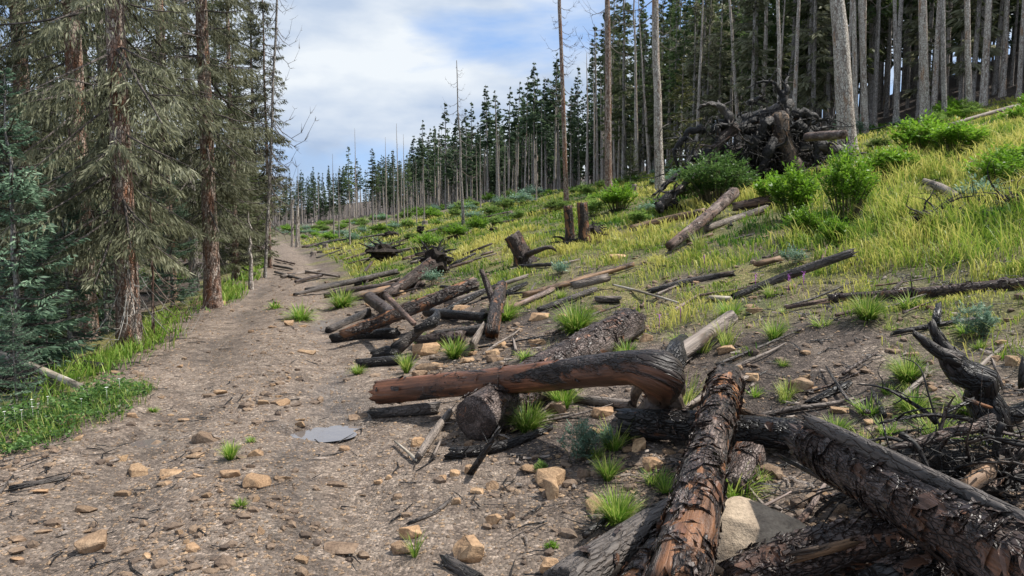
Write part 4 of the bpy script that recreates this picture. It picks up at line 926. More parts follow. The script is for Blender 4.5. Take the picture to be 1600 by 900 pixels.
# ---------------------------------------------------------------- grass
def blades(mb, x, y, z, L, w, rg, lean=.35, tone=None, segs=2, dirs=None):
    n = len(x); a = rg.uniform(0, 6.28, n) if dirs is None else dirs; le = np.abs(rg.normal(lean, .16, n))*L
    p = np.stack([x, y, z], 1); o = np.stack([np.cos(a), np.sin(a), 0*a], 1); f = rg.uniform(0, 6.28, n); s_ = np.stack([np.cos(f), np.sin(f), 0*f], 1)*w[:, None]
    up = np.array([0, 0, 1.]); L_ = L[:, None]; le = le[:, None]
    m_ = p+up*L_*.58+o*le*.35; t = p+up*np.maximum(L_*.98-le*.45, L_*.25)+o*le
    V = np.stack([p-s_*.7, p+s_*.7, m_+s_, m_-s_, t], 1).reshape(-1, 3); b = np.arange(n)[:, None]*5
    tone = rg.random(n) if tone is None else tone
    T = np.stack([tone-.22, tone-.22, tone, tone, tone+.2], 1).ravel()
    mb.add(V, [(b+[[0, 1, 2, 3]]), (b+[[3, 2, 4]])], np.clip(T, 0, 1))
def arcs(mb, x, y, z, L, w, rg, lean, tone, dirs):
    n = len(x); p = np.stack([x, y, z], 1); o = np.stack([np.cos(dirs), np.sin(dirs), 0*dirs], 1); s_ = np.stack([-np.sin(dirs), np.cos(dirs), 0*dirs], 1)
    f = rg.uniform(-.8, .8, n)[:, None]; s_ = unit(s_+o*f*.6+np.array([0, 0, 1.])*f*.4)*w[:, None]; le = (np.abs(rg.normal(lean, .35*lean, n)))[:, None]; L_ = L[:, None]; up = np.array([0, 0, 1.])
    row = []
    for t, ww in ((0, .7), (.35, 1), (.7, .75), (1., 0)):
        a = le*t; c = p+o*L_*(t**1.3)*np.sin(np.minimum(le, 1.5))*1.0+up*L_*np.maximum(t*np.cos(np.minimum(le*.75, 1.3))*1.1-.45*le*t**2.4*.7, .02)
        row += [c-s_*ww, c+s_*ww] if t < 1 else [c]
    V = np.stack(row, 1).reshape(-1, 3); b = np.arange(n)[:, None]*7
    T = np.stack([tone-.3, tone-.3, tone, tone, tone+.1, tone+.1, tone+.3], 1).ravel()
    mb.add(V, [b+[[0, 1, 3, 2]], b+[[2, 3, 5, 4]], b+[[4, 5, 6]]], np.clip(T, 0, 1))
def hill_grass():
    rg = np.random.default_rng(21); mb = MB(); X, Y = [], []
    n = 520000; y = 3.6*(70/3.6)**(rg.random(n)**.95); x = rg.uniform(-.75, .95, n)*(y+1)
    s = S(x, y); g = grass_mask(x, y)*(s > 1.5)*(s < 27)
    cl = sm(-.25, .2, fbm(x*3.2, y*3.2, 2, 51)); cl = cl*(1-.85*sm(.12, .34, fbm(x*.62, y*.62, 3, 58))*sm(24, 14, y)); k = rg.random(n) < g*(.10+.90*cl); x, y = x[k], y[k]; n = len(x)
    x = x+rg.normal(0, .02, n); z = H(x, y); s = S(x, y)
    big = fbm(x*.35, y*.35, 3, 55); lush = sm(4.5, 7.5, s-.08*y)*sm(22, 10, y)
    L = (.08+.09*rg.random(n)+.24*lush*rg.uniform(.5, 1.2, n)+.05*sm(-.2, .3, big))*(1+.006*y)
    tone = np.clip(.50+1.2*big+.16*lush+rg.normal(0, .18, n)-.06*sm(12, 30, y), 0, 1)
    dl = np.full(n, 9.)
    for a_, b_, r_ in LOGSEG:
        ab = b_-a_; tt = np.clip(((x-a_[0])*ab[0]+(y-a_[1])*ab[1])/(ab@ab+1e-9), 0, 1); dl = np.minimum(dl, np.hypot(x-a_[0]-tt*ab[0], (y-a_[1]-tt*ab[1])*.55)-r_)
    cw = vn2(x*3.3+2*vn2(x*1.1, y*1.1, 71), y*3.3, 72); L = L*(.45+.95*sm(-.6, .7, cw)); tone = np.clip(tone+.42*cw-.18*sm(.1, .5, fbm(x*.8, y*.8, 2, 75)), 0, 1)
    L = L*(.22+.78*sm(.02, .38, dl))
    w = np.maximum(.0022, .00062*y)*rg.uniform(.7, 1.3, n)
    _t0 = np.clip(.50+1.2*big+.16*lush+rg.normal(0, .16, n)+.12*sm(12, 30, y), 0, 1)
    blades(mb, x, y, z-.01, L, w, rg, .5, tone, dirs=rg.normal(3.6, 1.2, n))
    return tag(mb.build('hillside_grass', M['grass']), 'yellow-green grass covering the cleared hillside', 'grass', kind='stuff')
hill_grass()
def tall_grass():
    rg = np.random.default_rng(27); mb = MB(); n = 60000
    y = rg.uniform(5.6, 15, n); s = rg.uniform(5.4, 15, n); x = road_x(y)+s/.965; u = x/y
    k = (rg.random(n) < sm(.36, .50, u)*sm(1.0, .85, u)*sm(-.15, .25, vn2(x*1.6, y*1.6, 66))*sm(5.4, 6.4, s+.5*vn2(x, y, 6))*.8*np.clip(8/y, .4, 1)); x, y = x[k], y[k]
    q = vn2(x*.7, y*.7, 67); dl = np.full(len(x), 9.)
    for a_, b_, r_ in LOGSEG:
        ab = b_-a_; tt = np.clip(((x-a_[0])*ab[0]+(y-a_[1])*ab[1])/(ab@ab+1e-9), 0, 1); dl = np.minimum(dl, np.hypot(x-a_[0]-tt*ab[0], (y-a_[1]-tt*ab[1])*.5)-r_)
    k = dl > .25; x, y, q, dl = x[k], y[k], q[k], dl[k]; n = len(x)
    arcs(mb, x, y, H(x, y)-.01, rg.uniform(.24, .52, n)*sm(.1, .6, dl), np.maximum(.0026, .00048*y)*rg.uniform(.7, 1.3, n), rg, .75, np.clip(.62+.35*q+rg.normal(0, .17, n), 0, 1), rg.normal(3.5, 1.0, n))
    tag(mb.build('tall_grass', M['grass']), 'tall arching yellow-green grass at the right of the slope', 'grass', kind='stuff')
tall_grass()
def verge():
    rg = np.random.default_rng(22); mb = MB(); n = 52000
    y = rg.uniform(6.6, 34, n); s = rg.uniform(-3.0, -1.0, n); x = road_x(y)+s/.965
    c = -2.0-.15*np.sin(y*1.1)+.55*sm(10, 17, y); k = (rg.random(n) < np.exp(-((s-c)/.27)**2)*sm(-.25, .1, fbm(x*.9, y*.9, 2, 5)+.12)*np.clip(9/y, .42, 1)); x, y, s = x[k], y[k], s[k]; n = len(x)
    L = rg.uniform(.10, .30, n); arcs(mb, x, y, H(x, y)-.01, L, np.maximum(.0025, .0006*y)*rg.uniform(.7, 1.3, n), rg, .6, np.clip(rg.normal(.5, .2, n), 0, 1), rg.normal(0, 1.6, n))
    tag(mb.build('verge_grass', M['tuft']), 'long green grass along the left verge of the road', 'grass', kind='stuff')
verge()
def herb_grass():
    rg = np.random.default_rng(29); mb = MB()
    for (px, py, rx, n) in [(30, 690, .4, 260), (90, 660, .5, 320), (150, 635, .4, 300), (190, 615, .3, 240)]:
        c = at(px, py); a = rg.uniform(0, 6.28, n); r = rx*np.sqrt(rg.random(n)); x = c[0]+np.cos(a)*r; y = c[1]+np.sin(a)*r
        arcs(mb, x, y, H(x, y), rg.uniform(.05, .15, n), rg.uniform(.002, .004, n), rg, .5, np.clip(rg.normal(.55, .25, n), 0, 1), rg.uniform(0, 6.28, n))
    tag(mb.build('weedy_grass', M['tuft']), 'grass blades growing through the herbs at the left verge', 'grass', kind='stuff')
herb_grass()
def herb_patch():
    """low white-flowering herbs at the left edge"""
    rg = np.random.default_rng(23); mb = MB(); fl = MB(); P = []
    for (px, py, rx, n) in [(20, 680, .45, 900), (60, 660, .5, 1100), (110, 650, .45, 900), (160, 625, .35, 800), (40, 700, .3, 450), (195, 612, .25, 300), (130, 630, .3, 500)]:
        c = at(px, py); a = rg.uniform(0, 6.28, n); r = rx*np.sqrt(rg.random(n)); x = c[0]+np.cos(a)*r; y = c[1]+np.sin(a)*r
        h = (rg.uniform(.01, .15, n)*(1-.5*r/rx))*(.4+1.3*sm(-.4, .5, vn2(x*6, y*6, 4))); p = np.stack([x, y, H(x, y)+h], 1); d = np.stack([np.cos(a*3), np.sin(a*3), rg.uniform(-.2, .6, n)], 1)
        kites(mb, p, d, rg.uniform(.02, .05, n), rg.uniform(.006, .013, n), np.clip(rg.normal(.45, .22, n), 0, 1), rg, .1)
        P.append(p[h > .12])
    tag(mb.build('low_herbs', M['bush_dark']), 'low green herbs at the left verge', 'plants', kind='stuff')
    P = np.concatenate(P); sel = P[rg.random(len(P)) < .16]
    for p in sel[::3][:18]:
        f = MB(); n = 10; a = np.arange(n)/n*6.283; kites(f, np.zeros((n, 3)), np.stack([np.cos(a), np.sin(a), .15+0*a], 1), rg.uniform(.010, .019), .006, .7, rg, 0, np.tile([0, 0, 1.], (n, 1)))
        tube(f, [[0, 0, -.12], [0, 0, 0]], .0015, 4); o = f.build('white_flower', M['white']); o.location = p+[0, 0, .03]
        tag(o, 'small flat white flower head among the herbs at the left verge', 'flower', 'white flowers at the left verge')
herb_patch()
def tuft(px, py, wpx, hpx, label, seed, n=420, tone=.4, mat='tuft', group=None, lean=.75):
    p = at(px, py); k = p[1]/FX; rg = np.random.default_rng(seed); R_ = wpx*k/2; Hh = hpx*k; mb = MB()
    a = rg.uniform(0, 6.28, n); r = R_*.28*np.sqrt(rg.random(n)); x, y = np.cos(a)*r, np.sin(a)*r
    z = H(p[0]+x, p[1]+y)-p[2]; arcs(mb, x, y, z-.01, 1.15*np.hypot(Hh, R_*.6)*rg.uniform(.5, 1.1, n), np.full(n, max(.0018, .0005*p[1]))*rg.uniform(.7, 1.3, n), rg, min(1.1, .35+.55*R_/Hh), np.clip(rg.normal(tone+.10, .27, n), 0, 1), a+rg.normal(0, .5, n))
    o = mb.build('grass_tuft', M[mat]); o.location = p; return tag(o, label, 'grass', group)
TF = [(825, 672, 72, 42, 'round green grass tuft in front of the dark sawn log end', 520), (965, 822, 62, 58, 'tall grass clump beside the split log at the bottom', 620), (950, 750, 36, 40, 'straggly grass below the blue-green plant', 220),
 (1418, 594, 70, 40, 'upper of two round tufts behind the root mound', 480), (1427, 645, 70, 36, 'lower of two round tufts behind the root mound', 480), (1305, 682, 52, 36, 'thin grass tuft above the massive log', 280),
 (1355, 498, 66, 38, 'spiky green tuft at the lower edge of the yellow grass', 480), (1420, 480, 70, 18, 'low green tuft in front of the long level log', 200), (635, 583, 22, 32, 'grass sprig below the flat orange stone', 150),
 (655, 540, 30, 22, 'grass at the foot of the roadside heap', 120), (710, 560, 50, 34, 'grass growing between the heap and the hooked log', 320), (880, 640, 46, 50, 'grass behind the half-disc stone under the hooked log', 260),
 (900, 520, 80, 46, 'bright grass stand left of the flaky charred log', 620), (360, 718, 28, 30, 'grass tuft in the middle of the road', 200), (392, 690, 22, 10, 'tiny grass tuft behind the one in the road middle', 90),
 (376, 792, 30, 16, 'small grass tuft near the bottom of the road', 130), (239, 643, 20, 9, 'tiny bright green sprig in the left wheel track', 110), (648, 870, 24, 44, 'thin wispy grass at the yellowish stone', 50),
 (1210, 530, 46, 34, 'sparse grass at the upper end of the bare soil', 180), (1140, 500, 50, 34, 'grass above the straight grey-brown log', 220), (560, 585, 22, 14, 'small grass sprig at the right edge of the road', 100),
 (470, 500, 60, 24, 'grass by the grey-black log of the heap', 260), (535, 480, 66, 26, 'yellow-green grass above the roadside heap', 360), (1040, 770, 40, 28, 'grass left of the torn orange log', 160),
 (1530, 545, 30, 16, 'small tuft left of the brown stone at the right', 120), (1565, 560, 34, 14, 'low tuft beside the brown stone at the right', 120), (1510, 520, 60, 16, 'dry grass under the blue-green sapling', 180), (430, 482, 40, 10, 'low grass in the far road', 120),
 (1060, 540, 40, 22, 'thin grass behind the black root knob', 130), (980, 560, 36, 30, 'grass right of the flaky charred log', 140), (790, 500, 60, 30, 'grass stand right of the spotted log', 300), (820, 560, 40, 18, 'low sprigs above the long hooked log', 100), (1180, 620, 30, 20, 'small sprigs by the torn log top', 70)]
for k, (a, b_, w, h, lb, n) in enumerate(TF): tuft(a, b_, w, h, lb, 700+k, n)
TM = []
for k in range(4):
    rg = np.random.default_rng(780+k); n = [70, 110, 160, 90][k]; mb = MB(); a = rg.uniform(0, 6.28, n); q = .05*np.sqrt(rg.random(n))
    arcs(mb, np.cos(a)*q, np.sin(a)*q, 0*a-.01, rg.uniform(.06, [.13, .18, .24, .3][k], n), rg.uniform(.0018, .0036, n), rg, [.9, .7, .8, .5][k], np.clip(rg.normal([.75, .5, .6, .85][k], .28, n), 0, 1), a+rg.normal(0, .7, n)); TM.append(mb.build('grass_tuft', M['tuft'], mesh_only=True))
rg = np.random.default_rng(790)
xs, ys = scatter(900, 3.4, 26, rg, lambda x, y: np.clip(.02+.5*sm(1.7, 2.6, S(x, y))+.12*np.exp(-((S(x, y)-.05)/.25)**2)*sm(5, 9, y), 0, 1)*(1-.8*grass_mask(x, y))*(S(x, y) > -1.2)*sm(-.1, .3, fbm(x*.7, y*.7, 2, 95)))
for x, y in list(zip(xs, ys))[:60]:
    o = link('grass_tuft', TM[int(rg.integers(4))]); sc_ = rg.uniform(.35, 1.0)*(1+.03*y); o.location = (x, y, float(H(x, y))); o.rotation_euler = (0, 0, rg.uniform(0, 6.28)); o.scale = (sc_, sc_, sc_*rg.uniform(.7, 1.2))
    tag(o, 'small straggly grass tuft on bare dirt', 'grass', 'small grass tufts on the bare dirt')
tuft(985, 850, 50, 14, 'dry yellow grass blades lying beside the split log', 760, 90, .8)

# ---------------------------------------------------------------- bushes and leafy plants
def bush_mesh(seed, nst, leafl, lr=7, dome=1., wid=.22, nleaf=7, fill=.25):
    """many upright stems, each carrying sprays of paired leaflets; radius 1, height ~1"""
    rg = np.random.default_rng(seed); mb = MB(); st = MB()
    nsp = nst*nleaf; a = rg.uniform(0, 6.28, nst); r = np.sqrt(rg.random(nst))
    base = np.stack([np.cos(a)*r*.35, np.sin(a)*r*.35, 0*r], 1); hh = dome*(1-.45*r**2)*rg.uniform(.75, 1.1, nst)
    tip = np.stack([np.cos(a)*r*.95, np.sin(a)*r*.95, hh], 1)
    for i in range(nst): tube(st, [base[i], (base[i]+tip[i])/2+[0, 0, .08], tip[i]], [.014, .01, .005], 4, caps=False)
    i = np.repeat(np.arange(nst), nleaf); f = rg.uniform(fill, 1.02, nsp); p = base[i]*(1-f)[:, None]+tip[i]*f[:, None]; p[:, 2] += .12*np.sin(f*3.14)
    an = rg.uniform(0, 6.28, nsp); d = np.stack([np.cos(an), np.sin(an), rg.uniform(-.1, .7, nsp)], 1); d = unit(d+.5*unit(tip[i]-base[i]*0))
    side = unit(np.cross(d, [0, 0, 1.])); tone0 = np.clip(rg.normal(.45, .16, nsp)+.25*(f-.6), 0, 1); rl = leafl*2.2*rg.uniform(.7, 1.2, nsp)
    for k in range(lr):
        q = (k//2)/(lr/2); sg = 1 if k % 2 else -1
        if k == lr-1: dd = d; pp = p+d*rl[:, None]*.9
        else: dd = unit(d*.55+side*sg+[0, 0, -.15]); pp = p+d*(rl*(.25+.75*q))[:, None]
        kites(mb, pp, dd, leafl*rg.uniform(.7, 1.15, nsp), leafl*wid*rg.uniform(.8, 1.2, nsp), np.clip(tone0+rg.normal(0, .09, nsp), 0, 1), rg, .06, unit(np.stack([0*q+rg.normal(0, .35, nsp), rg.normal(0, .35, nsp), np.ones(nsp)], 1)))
    return mb, st
BP = {}
def proto(key, mat, *a, **k):
    mb, st = bush_mesh(*a, **k); BP[key] = (mb.build('foliage', M[mat], mesh_only=True), st.build('stems', M['stem'], mesh_only=True))
proto('b1', 'bush', 1, 60, .13, nleaf=9); proto('b2', 'bush', 2, 44, .15, nleaf=9); proto('d1', 'bush_dark', 3, 70, .12, nleaf=9, wid=.16)
proto('s1', 'bush_blue', 4, 16, .20, lr=9, nleaf=9, wid=.2); proto('f1', 'shrub', 5, 26, .17, lr=7, nleaf=9); proto('f2', 'bush', 6, 26, .17, lr=7, nleaf=9); proto('g1', 'bush_blue', 7, 14, .24, lr=5, nleaf=8)
proto('w1', 'bush_blue', 8, 17, .16, lr=9, nleaf=14, wid=.17, fill=.1)
def bush(px, py, w, h, key, label, cat='bush', name='leafy_bush', group=None, seed=0, p=None, R_=None, Hh=None):
    if p is None: p = at(px, py); k = p[1]/FX; R_, Hh = w*k/2, h*k
    o = thing(name, (p[0], p[1], p[2]-.02), label, cat, group, (px*7+py) % 6.28, (R_, R_, Hh)); f, s_ = BP[key]; link('foliage', f, o)['kind'] = 'stuff'; link('stems', s_, o)['kind'] = 'stuff'; return o
for (a, b_, w, h, key, lb) in [
 (1118, 305, 118, 72, 'd1', 'deep green fine-leaved bush growing in front of the root pile'), (1322, 345, 90, 104, 'b1', 'tallest bright green bush in front of the bare spruce trunk'),
 (1240, 345, 90, 78, 'b2', 'bright green bush left of the tallest one'), (1258, 372, 70, 46, 'b1', 'lower yellow-green bush in front of the pair below the root pile'),
 (1305, 385, 52, 44, 'b2', 'small lime bush at the grass edge below the tallest bush'), (1205, 320, 60, 44, 'b2', 'green bush at the foot of the leaning charred trunk'),
 (1395, 282, 84, 48, 'b2', 'bright bush right of the bare spruce trunk'), (1440, 248, 100, 60, 'b1', 'broad leafy bush under the pale trunks on the right'),
 (1495, 240, 90, 46, 'b2', 'broad bush right of the broadest leafy bush'), (1560, 300, 90, 62, 'f2', 'light green bush near the right edge above the earth bank'),
 (1600, 270, 80, 44, 'b2', 'bright bush cut by the right edge of the photo'), (1530, 325, 60, 42, 'g1', 'blue-green bush behind the dark earth bank'), (1592, 195, 50, 28, 'f2', 'small bush at the top right by the forest edge'),
 (965, 330, 66, 40, 'b1', 'bright bush at the foot of the tall dead trunk'), (925, 338, 44, 26, 'f1', 'smaller shrub left of the bright bush by the dead trunk'), (1000, 350, 44, 20, 'f1', 'low shrub right of the bright bush by the dead trunk'),
 (745, 362, 34, 22, 'f2', 'round green shrub by the leaning dead tree'), (712, 372, 44, 20, 'f2', 'green shrub left of the leaning dead tree'), (668, 390, 46, 24, 'f2', 'wide green shrub uphill of the black root plate'), (868, 330, 50, 16, 'f1', 'low shrub by the slim tall dead tree'), (810, 345, 30, 16, 'f1', 'dark green shrub left of the two tall stumps')]:
    if lb.startswith('deep green'):
        q = ground_x(1120, at(1205, 290)[1]-1.5); bush(a, b_, 0, 0, key, lb, p=q, R_=62*q[1]/FX, Hh=78*q[1]/FX); continue
    bush(a, b_, w, h, key, lb)
bush(905, 722, 66, 64, 'w1', 'blue-green willowy plant between the tuft and the blackened log', 'plant', 'leafy_plant')
bush(950, 700, 34, 36, 'w1', 'smaller blue-green plant against the blackened log', 'plant', 'leafy_plant')
bush(1522, 528, 66, 52, 'w1', 'silvery blue-green sapling behind the forked stump', 'plant', 'leafy_plant')
bush(676, 446, 34, 24, 'g1', 'blue-green plant beside the root-plate log', 'plant', 'leafy_plant')
bush(1240, 415, 40, 28, 'g1', 'grey-green plant beside the tapered dark log', 'plant', 'leafy_plant')
bush(876, 430, 34, 22, 'g1', 'blue-green plant at the end of the grey log', 'plant', 'leafy_plant')
bush(862, 856, 22, 16, 'f2', 'lime green seedling on the bank beside the egg-shaped stone', 'plant', 'seedling')
bush(845, 735, 24, 18, 'f1', 'small seedling on the bank below the black limb', 'plant', 'seedling')
for k, (a, b_) in enumerate([(1232, 458), (1255, 455), (1180, 455), (1063, 505), (1100, 420), (1030, 520)]):
    p = at(a, b_); f = MB(); rg = np.random.default_rng(k); n = 26; kites(f, np.c_[rg.normal(0, .015, (n, 2)), rg.uniform(.12, .2, n)], rg.normal(size=(n, 3)), .011, .004, rg.random(n), rg)
    tube(f, [[0, 0, 0], [0, 0, .18]], .003, 4); o = f.build('wildflower', M['purple']); o.location = p; tag(o, 'small purple wildflower on the slope', 'flower', 'purple wildflowers on the slope')
rg = np.random.default_rng(31); cnt = 0
for t in range(4000):
    if cnt >= 190: break
    y = 17*(115/17)**rg.random(); s = rg.uniform(2.2, 25); x = road_x(y)+s/.965; u = x/y
    if abs(u) > .8 or (y < 26 and rg.random() > .12+.3*(s > 10)) or fbm(x*.09, y*.09, 2, 91) < -.12: continue
    if grass_mask(x, y) < .25 and y < 40: continue
    p = np.array([x, y, float(H(x, y))]); R_ = rg.uniform(.18, .55)*(1+.008*y); key = ['f1', 'f2', 'f1', 'g1'][int(rg.integers(4))]
    bush(x*9, y, 0, 0, key, 'low green shrub scattered over the cleared hillside', 'shrub', 'low_shrub', 'low shrubs on the cleared hillside', p=p, R_=R_, Hh=R_*rg.uniform(.6, 1.2)); cnt += 1
# undergrowth in the left forest
rg = np.random.default_rng(33)
for t in range(46):
    y = rg.uniform(7, 34); s = rg.uniform(-7, -2.9); x = road_x(y)+s/.965; p = np.array([x, y, float(H(x, y))]); R_ = rg.uniform(.3, .6)
    bush(x*9, y, 0, 0, ['f1', 'd1', 'g1'][t % 3], 'green undergrowth shrub under the spruces left of the road', 'shrub', 'low_shrub', 'undergrowth left of the road', p=p, R_=R_, Hh=R_*rg.uniform(.5, .9))

# ---------------------------------------------------------------- trees
def conifer_crown(seed, h, zb, R_, nb, ntw, tl, tw, droop=.35, hang=.3, tb=.0, pw=.8, spread=1., fork=0):
    rg = np.random.default_rng(seed); z = zb+(h-zb)*rg.random(nb)**.95; f = (z-zb)/(h-zb)
    L = R_*(1-f)**pw*(.5+.6*rg.random(nb))*(.55+.45*sm(0, .2, f))+.12*(1-f)+.04; az = rg.uniform(0, 6.28, nb); out = np.stack([np.cos(az), np.sin(az), 0*az], 1); sd = np.stack([-np.sin(az), np.cos(az), 0*az], 1)
    dr = droop*(1-.8*f)*rg.uniform(.4, 1.4, nb); base = np.c_[np.zeros((nb, 2)), z]
    def pos(b, t): return base[b]+out[b]*(L[b]*t)[:, None]+np.array([0, 0, 1.])*(L[b]*(.25*f[b]*t-dr[b]*t**1.3+.22*t**3))[:, None]
    st = MB(); B = np.arange(nb); rings = []
    for t, rr in ((0., .022), (.5, .013), (1., .004)):
        c = pos(B, np.full(nb, t)); w = rr*(.5+L[:, None])*.8+.002; rings += [c+sd*w, c+[0, 0, 1]*w, c-sd*w]
    V = np.stack(rings, 1).reshape(-1, 3); F0 = np.array([[a+o, a+(o+1) % 3, a+3+(o+1) % 3, a+3+o] for a in (0, 3) for o in range(3)] if False else [[a+o, a+(o+1) % 3, a+3+(o+1) % 3, a+3+o] for a in (0, 3) for o in range(3)])
    F0 = np.array([[a+o, a+(o+1) % 3, a+3+(o+1) % 3, a+3+o] for a in (0, 3) for o in range(3)])
    st.add(V, (F0[None]+np.arange(nb)[:, None, None]*9).reshape(-1, 4))
    b = np.repeat(B, ntw); n = len(b); t = rg.uniform(.08, 1, n); sg = rg.choice([-1, 1], n); v_ = rg.random(n)
    if fork:
        t = (np.floor(rg.random(n)*fork)+.35+.3*((b*7919) % 97)/97)/fork; t = .08+.92*t
    p = pos(b, t); wd = (L[b]*.34*(1.12-t))*v_*spread
    if fork: p = p+out[b]*(wd*.75)[:, None]+rg.normal(0, .012, (n, 3))
    wd = wd*1.0; d = unit(out[b]*.8+sd[b]*(sg*rg.uniform(.3, 1.1, n))[:, None]+[0, 0, 1]*(-hang*rg.uniform(.2, 1.8, n))[:, None]+rg.normal(0, .15, (n, 3)))
    p = p+sd[b]*(sg*wd)[:, None]+np.array([0, 0, -1.])*(hang*wd*.7)[:, None]
    tone = np.clip(.4+tb+rg.normal(0, .17, n)+.25*(t-.5)+rg.normal(0, .12, nb)[b], 0, 1)
    mb = MB(); fb = (1.15-.8*f[b]); kites(mb, p, d, tl*rg.uniform(.5, 1.3, n)*fb, tw*rg.uniform(.7, 1.3, n)*fb**.5, tone, rg, 0.)
    return mb, st
def trunk_mesh(seed, h, r, ns=9, wob=.05, lean=(0, 0), top=.12, rough=.04):
    rg = np.random.default_rng(seed); z = np.r_[-.3, .05, .25, np.linspace(.7, h, 10)]; f = z/h
    P = np.stack([lean[0]*f+rg.normal(0, wob, 13)*.5*f, lean[1]*f+rg.normal(0, wob, 13)*.5*f, z], 1); q = r*(1.0-(1-top)*np.clip(f, 0, 1)**.9)*(1+.28*np.exp(-np.clip(z, 0, None)/.22))
    mb = MB(); tube(mb, P, q, ns, None, rough, 1.5, seed, False); return mb, P, q
def dead_branches(seed, h, z0, n, Lmax, r=.014, sub=5, droop=.2, P=None, up=.3):
    rg = np.random.default_rng(seed); res = []
    for i in range(n):
        z = z0+(h-z0)*(i+rg.random())/n; f = (z-z0)/(h-z0); L = Lmax*(1-.8*f)*rg.uniform(.35, 1.1); a = rg.uniform(0, 6.28); o = np.array([math.cos(a), math.sin(a), 0]); s_ = np.array([-o[1], o[0], 0])
        c = np.array([np.interp(z, P[:, 2], P[:, 0]), np.interp(z, P[:, 2], P[:, 1]), z]) if P is not None else np.array([0, 0, z]); k = rg.normal(0, .12)
        Q = [c+o*L*t+s_*k*L*t*t+np.array([0, 0, L*(-droop*math.sin(t*2.6)*1.2+up*t**3)]) for t in np.linspace(0, 1, 5)]
        rr = r*(1-.6*f)*(.6+.4*L/Lmax); mb = MB(); tube(mb, Q, np.array([1, .8, .6, .42, .2])*rr, 4, caps=False)
        for j in range(int(sub*rg.uniform(.4, 1.3))):
            q = int(rg.integers(1, 5)); d = unit(Q[q]-Q[q-1])*.6+s_*rg.choice([-1, 1])*rg.uniform(.3, 1)+np.array([0, 0, rg.normal(-.1, .35)]); l = L*rg.uniform(.12, .34)
            w0 = Q[q]; tube(mb, [w0, w0+d*l*.5, w0+d*l+np.array([0, 0, .15*l])], np.array([.4, .28, .12])*rr, 3, caps=False)
        res.append(mb)
    return res
def joined(lst):
    m_ = MB()
    for b in lst: m_.addmb(b)
    return m_
TP = {}   # tree prototypes: list of (part name, mesh)
def tp(key, h, r, crown=None, mat='spruce_mid', tmat='trunk_grey', dead=None, ns=7, seed=1, lean=(0, 0), bmat='twig', wob=.05):
    tm, P, q = trunk_mesh(seed, h, r, ns, wob, lean); parts = [('trunk', tm.build('trunk', M[tmat], mesh_only=True))]
    if crown:
        c, st = conifer_crown(seed, h*1.01, *crown[0], **crown[1]); parts.append(('crown', c.build('crown', M[mat], mesh_only=True, smooth=False))); parts.append(('branches', st.build('branches', M[bmat], mesh_only=True)))
    if dead: parts.append(('dead_branches', joined(dead_branches(seed, *dead, P=P)).build('dead_branches', M[bmat], mesh_only=True)))
    TP[key] = parts
# forest trees 16 m tall (scaled when placed): crown starting height, radius, branches, sprays
tp('m0', 16, .125, ((5.5, 1.15, 95, 26, .42, .055), dict(droop=.4, hang=.5)), seed=1, dead=(5.5, 1.5, 16, 1.1, .012, 2))
tp('m1', 15, .12, ((7., 1.0, 80, 26, .4, .055), dict(droop=.45, hang=.5)), seed=2, dead=(7.5, 2, 18, 1.0, .012, 2))
tp('m2', 17, .14, ((3., 1.35, 110, 26, .42, .055), dict(droop=.35, hang=.5)), seed=3, mat='spruce', dead=(3.5, 1, 8, 1.1, .012, 2))
tp('m3', 16, .12, ((9., .95, 60, 24, .4, .05), dict(droop=.5, hang=.6)), seed=4, tmat='trunk_pale', dead=(9.5, 3, 20, .9, .012, 2))
tp('m4', 16, .13, ((1.8, 1.35, 120, 26, .42, .055), dict(droop=.3, hang=.6, tb=.1)), seed=5, mat='spruce_olive')
tp('k0', 14, .13, seed=6, tmat='trunk_pale', dead=(14, 4, 44, .8, .016, 5, .3))
tp('k1', 13, .12, seed=7, tmat='trunk_grey', dead=(13, 6, 34, .7, .016, 4, .25))
tp('k2', 15, .14, seed=8, tmat='trunk_pale', dead=(15, 9, 26, .8, .016, 4, .35), wob=.12)
tp('young', 5, .07, ((.25, 1.35, 120, 80, .15, .016), dict(droop=.15, hang=.3, spread=1.3)), 'spruce_blue', seed=9)
tp('youngg', 5, .07, ((.3, 1.2, 110, 70, .16, .018), dict(droop=.15, hang=.35, spread=1.2)), 'spruce', seed=10)
tp('n0', 20, .19, ((1.7, 2.3, 180, 300, .14, .0105), dict(droop=.85, hang=1.7, spread=1.1, tb=.0, fork=13)), 'spruce_olive', 'trunk', seed=11, ns=12)
tp('n1', 20, .20, ((2.2, 2.0, 170, 280, .14, .011), dict(droop=.75, hang=1.5, spread=1.1, tb=-.05, fork=12)), 'spruce_olive', 'trunk', seed=12, ns=12)
tp('n2', 20, .17, ((1.0, 2.0, 190, 150, .17, .015), dict(droop=.5, hang=.8, spread=1.3, fork=10, tb=.08)), 'spruce', 'trunk_grey', seed=13, ns=10)
tp('spire', 14, .14, ((.5, 1.45, 300, 90, .18, .016), dict(droop=.35, hang=.6, spread=1.2, tb=.05)), 'spruce_olive', 'trunk', seed=14, ns=10)
def place(key, p, label, cat='tree', name='spruce_tree', group=None, sc=1., rz=0., lean=0., h=None):
    o = thing(name, p, label, cat, group, rz, sc); o.rotation_euler = (lean*.5, lean, rz)
    for nm, me in TP[key]:
        c = link(nm, me, o)
        if nm != 'trunk': c['kind'] = 'stuff'
    return o
